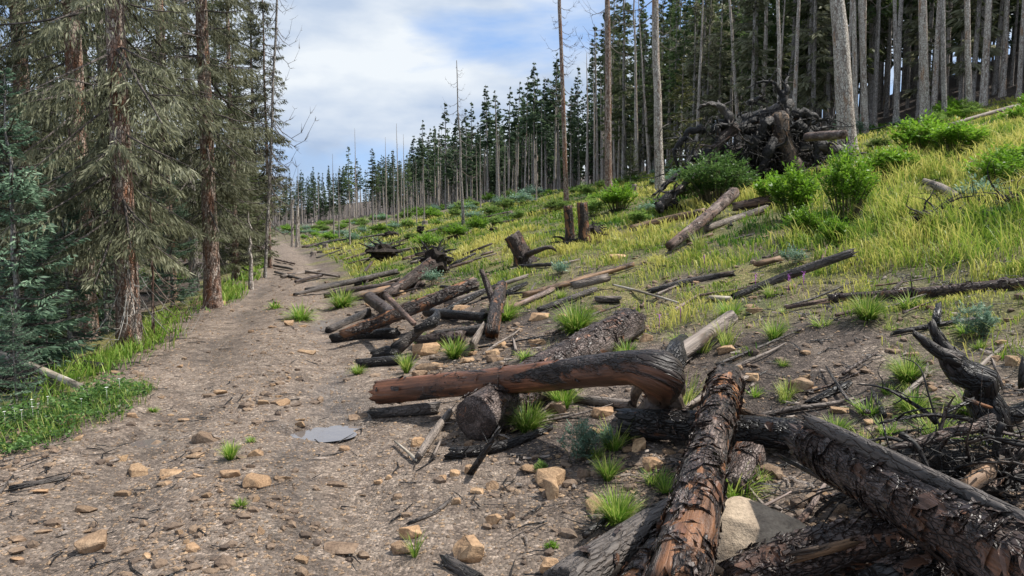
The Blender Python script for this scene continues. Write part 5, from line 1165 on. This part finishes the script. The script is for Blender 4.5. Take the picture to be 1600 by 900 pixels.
# -- individually placed forest and clearing trees: (px, base py, top py or None, trunk width px, kind, label)
def sized(px, py, toppy, wpx, key, label, h0, r0, cat='tree', name='dead_tree', rz=0., lean=0.):
    p = at(px, py); k = p[1]/FX; hh = (py-toppy)*k if toppy is not None else 18.; r = wpx*k/2
    return place(key, p, label, cat, name, None, (r/r0, r/r0, hh/h0) if False else ((r/r0)*.5+(hh/h0)*.5, (r/r0)*.5+(hh/h0)*.5, hh/h0), rz, lean)
SN = [(468, 383, 259, 3, 'k0', 'slim dead tree with a bushy twig top, leftmost of the clearing'), (522, 368, 242, 3, 'k1', 'dead tree with a dark nest in its top'),
 (530, 372, 268, 3, 'k1', 'bare thin trunk right beside the tree with the nest'), (557, 350, 203, 3, 'k0', 'spiky dead tree just right of the half-green tree'),
 (604, 355, 217, 3, 'k0', 'dead tree between the green spruce and the shaggy dead pair'), (622, 356, 196, 4, 'k0', 'shaggiest dead tree, left of a bare pair'), (632, 356, 212, 3, 'k0', 'second shaggy dead tree, right behind the shaggiest'),
 (616, 350, 235, 3, 'k1', 'bare thin trunk before the shaggiest dead tree'), (663, 347, 245, 3, 'k2', 'bare pale pole at the clearing edge'), (651, 350, 250, 3, 'k2', 'bare pale pole left of its twin at the clearing edge'),
 (751, 326, 220, 3, 'k2', 'thin grey pole right of the tall leaning dead tree'), (838, 318, 205, 3, 'k2', 'reddish thin dead pole leaning right at the forest edge'), (789, 322, 215, 3, 'k1', 'thin whitish dead trunk in the middle of the forest edge'), (806, 318, 222, 3, 'k2', 'pale bent dead trunk in the middle of the forest edge')]
for q in SN: sized(*q[:5], q[5], {'k0': 14, 'k1': 13, 'k2': 15}[q[4]], {'k0': .13, 'k1': .12, 'k2': .14}[q[4]], rz=q[0])
for (a, b_, t, w, lb) in [(457, 386, 312, 5, 'left of the two short broken grey trunks'), (464, 386, 322, 5, 'right of the two short broken grey trunks'), (1356, 195, 90, 5, 'broken bent pale snag at the right forest edge'), (280 and 487, 362, 344, 3, 'very short whitish snag far off in the clearing')]:
    p = at(a, b_); k = p[1]/FX; mb, P, q = trunk_mesh(a, (b_-t)*k, w*k/2, 8, .08, (.1, 0), .8); o = mb.build('broken_snag', M['trunk_pale']); o.location = p; tag(o, lb, 'tree')
for (a, b_, t, w, key, lb, mat) in [(547, 384, 232, 4, 'm3', 'half-green spruce with a bare lower trunk, standing alone in the clearing', 0), (583, 354, 234, 5, 'm1', 'dense green-topped spruce standing alone in the clearing', 0), (637, 352, 244, 3, 'm3', 'small tufted spruce behind the shaggy dead pair', 0), (588, 354, 262, 3, 'm3', 'slim spruce close to the dense green-topped one', 0)]:
    sized(a, b_, t, w, key, lb, 16 if key != 'm1' else 15, .15, name='spruce_tree', rz=a)
def big_snag(px, py, topx, topy, wpx, label, mat, seed, z0f, nbr, Lmax, name='dead_tree', hmax=15., bend=0., bmat='twig', droop=.25, up=.35):
    p = at(px, py); k = p[1]/FX; q = at_depth(topx, max(topy, -40), p[1])-p; h = min(q[2], hmax); f = h/q[2]; lean = (q[0]*f*1., 0)
    if topy < 0: lean = (lean[0]*hmax/h, 0); h = hmax
    o = thing(name, p, label, 'tree'); tm, P, rr = trunk_mesh(seed, h, wpx*k/2*.86, 18, .07, lean, .2 if topy > 0 else .45, .05); tk = tm.build('trunk', M[mat], o)
    for b in dead_branches(seed, h*.98, h*z0f, nbr, Lmax, .022, 16, droop, P, up): b.build('branch', M[bmat], tk)
    return o
big_snag(724, 352, 713, 94, 6, 'tall dead tree with short level branches, leaning left, alone on the sky', 'trunk_grey', 51, .3, 34, 1.4)
big_snag(885, 316, 874, -10, 9, 'tall dead tree bristling with drooping bare branches', 'trunk', 52, .25, 60, 1.35, hmax=15.)
big_snag(951, 306, 948, -30, 14, 'stout bare spruce trunk with long curved dead limbs, left of a pair', 'trunk', 53, .48, 34, 1.9, hmax=12.5)
big_snag(1031, 300, 1022, -30, 17, 'stout bare spruce trunk with few long curved limbs, right of a pair', 'trunk_pale', 54, .45, 26, 1.8, hmax=11.)
big_snag(1325, 244, 1307, -30, 33, 'thickest bare spruce trunk with orange patches, behind the tallest bush', 'trunk_pale', 55, .75, 10, 1.2, hmax=9.)
big_snag(1445, 196, 1440, -30, 17, 'smooth pale grey trunk, thickest at the right forest edge', 'trunk_pale', 56, .5, 14, 1.0, hmax=13.)
big_snag(1352, 212, 1345, -30, 12, 'pale grey trunk just right of the thickest bare trunk', 'trunk_pale', 57, .5, 12, 1.0, hmax=13.)
big_snag(1338, 216, 1333, -30, 9, 'slender pale trunk touching the thickest bare trunk', 'trunk_pale', 58, .5, 10, .9, hmax=13.)
big_snag(1402, 200, 1397, -30, 8, 'slender grey trunk midway between the two pale ones', 'trunk_grey', 59, .3, 20, .9, hmax=13.)
big_snag(1476, 190, 1472, -30, 9, 'grey trunk with fine twigs right of the thickest pale trunk', 'trunk_grey', 60, .2, 26, .9, hmax=13.)
big_snag(1515, 180, 1510, -30, 11, 'light grey straight trunk near the right edge', 'trunk_pale', 61, .5, 12, .9, hmax=13.)
big_snag(1218, 245, 1217, -30, 8, 'thin light brown trunk rising behind the root pile', 'trunk_pale', 62, .5, 14, .9, hmax=13.)
big_snag(1172, 235, 1165, 60, 6, 'thin grey trunk behind the left part of the root pile', 'trunk_grey', 63, .4, 16, .8, hmax=13.)
# -- big spruces left of the road
def near_tree(key, px, py, wpx, label, sc=1., rz=0., base=None, lean=0., r0=.19):
    p = at(px, py) if base is None else ground_x(px, base)
    return place(key, p, label, 'tree', 'spruce_tree', None, sc, rz, lean)
near_tree('n0', 203, 545, 32, 'large spruce with reddish scaly trunk and drooping lichen boughs beside the grassy verge', .80, .4)
near_tree('n1', 333, 480, 24, 'second reddish-barked spruce along the left side of the road', .80, 2.1, lean=-.01)
near_tree('n0', 128, 0, 0, 'lichen-draped spruce with a half hidden pinkish trunk, second from the left', .86, 2.9, base=11.5)
near_tree('n1', 45, 0, 0, 'dark lichen-draped spruce standing deeper in at the far left', .85, 4.1, base=13)
near_tree('n1', -60, 0, 0, 'lichen-draped spruce cut off by the left edge', .8, 1.1, base=11)
near_tree('n0', 262, 0, 0, 'lichen-draped spruce deep between the two reddish trunks', .8, 5.2, base=17)
near_tree('n2', 300, 0, 0, 'dark green spruce behind the gap between the two reddish trunks', .75, .9, base=19)
near_tree('n2', 90, 0, 0, 'dark green spruce behind the lichen-draped ones at the left', .8, 3.9, base=17)
near_tree('n2', 170, 0, 0, 'dark green spruce in the second row left of the road', .85, 1.9, base=18)
near_tree('spire', 400, 0, 0, 'narrow dense olive spire at the end of the left tree row', .78, 1.0, base=27.)
near_tree('spire', 366, 0, 0, 'narrow spruce just behind the second reddish trunk', .8, 2.4, base=21)
near_tree('n2', 345, 0, 0, 'dark spruce filling behind the second reddish trunk', .7, 2.4, base=27)
near_tree('youngg', 385, 0, 0, 'short green spruce at the foot of the narrow olive spire', 1.0, .5, base=26)
near_tree('youngg', 396, 0, 0, 'pale olive young spruce nearest the road bend', .85, 1.5, base=30)
near_tree('young', 100, 0, 0, 'blue-green young spruce under the lichen-draped trees', .5, .5, base=9.6)
near_tree('young', 62, 0, 0, 'pale blue-green young spruce directly behind the pale peeled log', .42, 1.5, base=8.9)
near_tree('young', 160, 0, 0, 'blue-green young spruce behind the large reddish trunk', .6, 3.5, base=12.5)
near_tree('young', 20, 0, 0, 'blue-green young spruce tall at the left edge', .72, 2.5, base=8.6)
near_tree('young', 10, 0, 0, 'low silvery blue spruce sapling at the left edge above the herbs', .22, 3.5, base=6.7)
near_tree('young', 265, 0, 0, 'blue-green young spruce between the two reddish trunks', .58, 1.5, base=15)
near_tree('youngg', 60, 0, 0, 'dark young spruce behind the pale peeled log', .5, 4.5, base=10.5)
tp('thin', 12, .08, ((2.6, 1.15, 150, 56, .18, .018), dict(droop=.6, hang=1.0, spread=.9, tb=-.2, fork=9)), 'spruce_olive', 'trunk', seed=71)
place('m4', ground_x(385, 33), 'full olive spruce low beside the road bend', rz=1.3, sc=.42)
place('m4', ground_x(378, 38), 'full olive spruce a little farther along the road bend', rz=2.3, sc=.55)
place('m4', ground_x(395, 48), 'small olive spruce farthest along the left side of the road', rz=3.3, sc=.4)
near_tree('thin', 420, 0, 0, 'thin olive spruce tucked beside the nearly bare one at the road bend', 1.0, 1., base=27)
near_tree('n2', 372, 0, 0, 'broad green spruce behind the narrow olive spire', .6, 1.7, base=32)
big_snag(414, 434, 434, -10, 6, 'thin nearly bare spruce sweeping its twiggy branches against the sky', 'trunk_grey', 71, .12, 80, 1.5, name='spruce_tree', hmax=12., droop=.5, up=.4)
big_snag(33, 470, 30, -20, 8, 'slender pale grey trunk at the far left', 'trunk_pale', 72, .2, 20, .7, name='dead_tree', hmax=10)
big_snag(392, 452, 391, 330, 9, 'short pale bare trunk beside the road at the end of the left tree row', 'trunk_pale', 73, .5, 8, .5)
big_snag(322, 470, 320, -10, 10, 'grey bare trunk close behind the second reddish spruce', 'trunk_grey', 74, .3, 20, .9, hmax=10)
# dead lower limbs of the big spruce: small bare dead tree and bleached branches
def limbs(px, py, wpx, label, mat, seed, h, n, L, name='dead_sapling'):
    p = at(px, py); o = thing(name, p, label, 'tree'); tm, P, q = trunk_mesh(seed, h, .022, 7, .05, (.05, 0), .3); tk = tm.build('trunk', M[mat], o)
    for b in dead_branches(seed, h, .4, n, L, .010, 14, .5, P, .1): b.build('branch', M[mat], tk)
limbs(240, 530, 5, 'dead reddish twiggy sapling just right of the large spruce trunk', 'redtwig', 81, 2.6, 30, .75)
def hang(px, y_, z0, n, L, seed, label, mat='lichtwig'):
    p = ground_x(px, y_); mb0 = dead_branches(seed, z0+1.4, z0, n, L, .010, 9, .75, None, .05); o = thing('dead_limbs', p, label, 'branches')
    for b in mb0: b.build('branch', M[mat], o)
hang(196, 9.7, .75, 34, 1.15, 82, 'bleached drooping dead limbs at the foot of the large spruce')
hang(200, 9.8, 2.3, 30, 1.3, 86, 'grey drooping dead limbs halfway up the large spruce', 'twig')
hang(205, 9.8, 3.9, 26, 1.3, 87, 'dead limbs high on the large spruce', 'twig')
hang(128, 11.3, .9, 24, 1.2, 83, 'grey dead lower limbs of the second spruce from the left', 'twig')
hang(333, 14.4, 1.0, 24, 1.2, 84, 'dead lower limbs of the second reddish spruce', 'twig')

# -- the forest masses
def edge(y): return 24+2.2*np.sin(y*.11)+3.5*sm(40, 15, y)
rg = np.random.default_rng(99); PT = []
def grid(x0, x1, y0, y1, st, f):
    gx, gy = np.meshgrid(np.arange(x0, x1, st), np.arange(y0, y1, st)); gx = gx.ravel()+rg.uniform(-.45, .45, gx.size)*st; gy = gy.ravel()+rg.uniform(-.45, .45, gy.size)*st
    k = f(gx, gy); return np.stack([gx[k], gy[k]], 1)
right1 = grid(8, 95, 18, 75, 1.9, lambda x, y: (S(x, y) > edge(y)) & (S(x, y) < edge(y)+46-.25*y) & (x/y < .95))
right2 = grid(-60, 60, 75, 170, 2.1, lambda x, y: (S(x, y) > edge(y)-1+0*x) & (S(x, y) < edge(y)+34) & (x/y < .8))
far = grid(-110, 45, 156, 185, 2.3, lambda x, y: (x/y > -.6) & (x/y < .3) & (S(x, y) < edge(y)))
left = grid(-62, 0, 12, 150, 2.7, lambda x, y: (S(x, y) < -4.2-.012*y) & (S(x, y) > -30) & (x/y > -1.0))
allp = np.concatenate([right1, right2, far, left]); side = np.r_[np.zeros(len(right1)+len(right2)), np.ones(len(far)), np.full(len(left), 2)]
d = np.hypot(allp[:, 0], allp[:, 1]); sA = S(allp[:, 0], allp[:, 1]); depth = np.where(side == 0, sA-edge(allp[:, 1]), np.where(side == 2, -sA-4, allp[:, 1]-158))
near_own = np.zeros(len(allp), bool)
score = d+depth*1.2+(np.abs(allp[:, 0]/allp[:, 1]) > .8)*60; order = np.argsort(score); N_IND = 225
ind, rest = order[:N_IND], order[N_IND:]
for i in ind:
    x, y = allp[i]; p = (x, y, float(H(x, y))); u = rg.random()
    if side[i] == 2:
        key = ['n2', 'm2', 'm4', 'spire', 'm0'][int(u*5)]; sc = rg.uniform(.62, .85)*(.9 if key[0] == 'm' else .75)*(1.0 if y < 25 else .85)
        if y < 30 and u > .75: key = 'n1'; sc = .72
        place(key, p, 'one of the crowded spruces in the shade of the forest left of the road', 'tree', 'spruce_tree', 'spruces in the forest left of the road', sc, rg.uniform(0, 6.28), rg.normal()*.01)
    else:
        e_ = depth[i] < 3
        key = (['m0', 'm4', 'k0', 'm3', 'm2', 'm4', 'k0', 'm2', 'k2', 'm2'] if x/y < .44 else ['m0', 'm1', 'k0', 'm3', 'm3', 'm1', 'k0', 'k1', 'k2', 'k2'])[int(u*10)] if e_ else ['m0', 'm1', 'm2', 'm4', 'm3', 'm1', 'm2', 'm0', 'k1', 'm4'][int(u*10)]
        sc = rg.uniform(.66, 1.15)*float(np.interp(y, [40, 60, 85, 120, 160], [1.02, .92, .72, .62, .62]))
        dead_ = key[0] == 'k'
        place(key, p, 'grey bare-stemmed dead tree standing in the packed forest edge on the right slope' if dead_ else 'spruce with dark needles standing in the packed forest on the right slope', 'tree', 'dead_tree' if dead_ else 'spruce_tree',
              'dead trees in the right forest edge' if dead_ else 'spruces in the right forest', sc, rg.uniform(0, 6.28), rg.normal()*(.035 if dead_ else .014))
# beyond about 300: one mass, the same kinds of tree at lower detail
def low_tree(seed, h, zb, R_, nb, ntw, tw, kind):
    tm, P, q = trunk_mesh(seed, h, .15, 4, .05); c = None
    if kind != 'dead': c, st = conifer_crown(seed, h, zb, R_, nb, ntw, .50, tw, droop=.35, hang=.5)
    dd = joined(dead_branches(seed, h*.98, h*.35, 9, .8, .014, 1, .3, P)) if kind == 'dead' else None
    return tm, c, dd
TRI[0] = True
LOW = [low_tree(1, 16, 5, 1.35, 70, 8, .20, 'live'), low_tree(2, 15, 7., 1.2, 60, 8, .19, 'live'), low_tree(3, 17, 2, 1.5, 88, 8, .21, 'live'), low_tree(4, 14, 0, 0, 0, 0, 0, 'dead'), low_tree(5, 16, 8.5, 1.05, 48, 8, .18, 'live')]
TRI[0] = False; T_, C_, D_, P_ = MB(), MB(), MB(), MB(); used = 0
for i in rest:
    x, y = allp[i]
    if depth[i] > 20 and y > 60: continue
    if depth[i] > 16 and side[i] == 2 and y > 40: continue
    if side[i] == 2 and y > 95: continue
    u = rg.random(); k = [0, 1, 3, 3, 4, 3, 4][int(rg.integers(7))] if depth[i] < 6 else ([2, 0, 2, 2, 0, 2] if allp[i][1] > 60 else [0, 1, 2, 0, 4, 2])[int(rg.integers(6))]
    if side[i] == 2 and k == 3: k = 2
    if side[i] == 0 and depth[i] > 6 and y < 70: k = [2, 2, 0][int(rg.integers(3))]
    sc = rg.uniform(.58, 1.15)*float(np.interp(y, [40, 60, 85, 120, 160], [1.02, .92, .72, .62, .62]))*(.75 if side[i] == 2 else 1.)
    Mx = rotz(rg.uniform(0, 6.28))@np.diag([sc, sc, sc]); p = np.array([x, y, float(H(x, y))]); tm, c, dd = LOW[k]
    if y > 55: Mx = Mx@np.diag([1.35, 1.35, 1.08])
    lx, ly = rg.normal(0, .03 if k == 3 else .012, 2); Mx = np.array([[1, 0, lx], [0, 1, ly], [0, 0, 1]])@Mx
    if k == 3 and rg.random() < .3: Mx = Mx@np.diag([1, 1, rg.uniform(.3, .8)])
    (P_ if k in (3, 4) else T_).addmb(tm, Mx, p)
    if c: C_.addmb(c, Mx, p, rg.normal()*.12)
    if dd: D_.addmb(dd, Mx, p)
    used += 1
o = T_.build('distant_forest', M['trunk_grey']); tag(o, 'deep mass of spruces filling the forest behind its edge', 'forest', kind='stuff')
c = C_.build('crowns', M['spruce_far'], o, smooth=False); c['kind'] = 'stuff'
c = P_.build('pale_trunks', M['trunk_pale'], o); c['kind'] = 'stuff'
c = D_.build('dead_branches', M['twig'], o); c['kind'] = 'stuff'
# lone yellowing fir before the forest
tp('yfir', 5.2, .06, ((.6, 1.1, 90, 26, .22, .03), dict(droop=.25, hang=.4)), 'yellow_fir', seed=21)
place('yfir', ground_x(1062, 31), 'yellowing young fir at the forest edge left of the root pile', rz=1., sc=.95)
place('youngg', at(985, 288), 'small dark young spruce at the forest edge by the two stout trunks', rz=1., sc=.5)
ORD = ['nearest', 'second nearest', 'third nearest', 'fourth nearest', 'fifth nearest', 'sixth nearest', 'seventh nearest', 'eighth nearest', 'ninth nearest', 'tenth nearest']
def proj(p):
    x, y, z = p[0], p[1], p[2]-camo.location.z; dd_ = y*cp-z*spn; up = y*spn+z*cp; return np.array([800+FX*x/dd_, 450-FX*up/dd_])
def name_by_place(group, phrase, marks):
    """labels for look-alikes: told apart by the landmark each one lies nearest to"""
    mk = [(proj(at(a, b_)), nm) for a, b_, nm in marks]; bins = {}
    for o in [o for o in bpy.data.objects if o.get('group') == group]:
        q = proj(o.location); ds_ = [np.linalg.norm(q-m_[0]) for m_ in mk]; i = int(np.argmin(ds_)); v = q-mk[i][0]
        rel = ('left of' if v[0] < 0 else 'right of') if abs(v[0]) > 2*abs(v[1]) else ('behind' if v[1] < 0 else 'in front of')
        bins.setdefault((i, rel), []).append((ds_[i], o))
    for (i, rel), l in bins.items():
        for k, (_, o) in enumerate(sorted(l, key=lambda t: t[0])):
            w_ = ORD[k] if k < 10 else 'one of the farther'; ph = phrase(o)
            if k >= 10: ph = {'stone': 'stones', 'stick': 'sticks', 'shrub': 'shrubs', 'spruce': 'spruces', 'tree': 'trees'}.get(ph.split()[-1], ph) if len(ph.split()) == 1 else ' '.join(ph.split()[:-1]+[ph.split()[-1]+'s'])
            o['label'] = ' '.join(f'{w_} {ph} {rel} the {mk[i][1]}'.split()[:16])
MK = [(140, 845, 'notched flat stone'), (735, 857, 'big rounded orange stone'), (860, 762, 'upright blocky stone'), (665, 545, 'big tan block'), (478, 680, 'bright puddle'), (228, 697, 'brown puddle'), (360, 718, 'road centre grass tuft'),
      (825, 672, 'round grass tuft by the sawn log'), (640, 600, 'left end of the hooked log'), (940, 540, 'flaky charred log'), (1100, 540, 'straight grey-brown log'), (1250, 600, 'brown stone on bare soil'), (1418, 594, 'round grass tufts'), (1185, 832, 'grey boulder'),
      (1355, 498, 'spiky green tuft'), (1230, 430, 'tapered dark log'), (345, 612, 'pinkish white flat stone'), (430, 480, 'low grass in the far road'), (620, 500, 'roadside log heap'), (780, 490, 'spotted upright log'), (880, 440, 'peeled log pair'), (1080, 440, 'sinuous dark log'),
      (560, 850, 'brown rock ledge'), (300, 855, 'tan broken stone'), (60, 768, 'dark wood scraps'), (200, 590, 'grassy verge end'), (985, 820, 'split log'), (1100, 350, 'flaky leaning log'), (905, 380, 'two tall stumps'), (820, 405, 'stout tilted stump'), (680, 425, 'torn root plate'),
      (600, 405, 'squat black root plate'), (1450, 460, 'long level log'), (1500, 350, 'dark earth bank')]
name_by_place('thin poles strewn over the clearing', lambda o: 'thin weathered pole', MK+[(450, 420, 'far end of the road'), (440, 400, 'road bend'), (790, 340, 'whitish thin trunk'), (560, 370, 'dead tree with the nest')])
name_by_place('poles along the right side of the road', lambda o: 'fallen pole', MK+[(450, 420, 'far end of the road'), (440, 400, 'road bend'), (560, 455, 'shattered black log')])
name_by_place('small grass tufts on the bare dirt', lambda o: 'small straggly grass tuft', MK)
name_by_place('loose small stones on the dirt', lambda o: 'small tan stone', MK)
name_by_place('loose dead sticks on the slope', lambda o: 'loose dead stick', MK)
MK2 = [(724, 352, 'leaning tall dead tree'), (583, 354, 'green-topped lone spruce'), (460, 386, 'short broken trunk pair'), (522, 368, 'dead tree with the nest'), (625, 356, 'shaggy dead trees'), (885, 316, 'tall bristling dead tree'), (951, 306, 'left stout bare trunk'), (1031, 300, 'right stout bare trunk'),
       (905, 380, 'two tall stumps'), (820, 405, 'stout tilted stump'), (680, 425, 'torn root plate'), (600, 405, 'squat black root plate'), (1118, 305, 'deep green bush'), (1322, 345, 'tallest bright bush'), (1495, 240, 'broad bushes'), (1445, 300, 'weathered log stub'), (1240, 420, 'tapered dark log'), (790, 322, 'whitish thin trunk')]
name_by_place('low shrubs on the cleared hillside', lambda o: 'low green shrub', MK2)
name_by_place('undergrowth left of the road', lambda o: 'low undergrowth shrub', [(203, 545, 'large reddish spruce trunk'), (333, 480, 'second reddish spruce trunk'), (60, 560, 'pale peeled log'), (398, 452, 'short pale bare trunk'), (128, 520, 'half hidden pinkish trunk')])
MK3 = [(1325, 244, 'thickest bare trunk'), (1445, 196, 'thickest pale grey trunk'), (1515, 180, 'light grey straight trunk'), (1402, 200, 'slender grey trunk'), (1218, 245, 'trunk behind the root pile'), (1031, 300, 'right stout bare trunk'), (951, 306, 'left stout bare trunk'), (885, 316, 'tall bristling dead tree'), (1172, 235, 'thin trunk left of the root pile'), (1580, 165, 'far right forest edge'), (789, 322, 'whitish thin trunk')]
name_by_place('spruces in the right forest', lambda o: 'dark forest spruce', MK3)
name_by_place('dead trees in the right forest edge', lambda o: 'grey dead forest tree', MK3)
name_by_place('spruces in the forest left of the road', lambda o: 'shaded forest spruce', [(203, 545, 'large reddish spruce trunk'), (333, 480, 'second reddish spruce trunk'), (33, 470, 'slender pale grey trunk'), (398, 452, 'short pale bare trunk'), (120, 500, 'half hidden pinkish trunk')])
print('TRIS', sum(len(m_.polygons) for m_ in bpy.data.meshes), 'objs', len(bpy.data.objects), 'stufftrees', used)
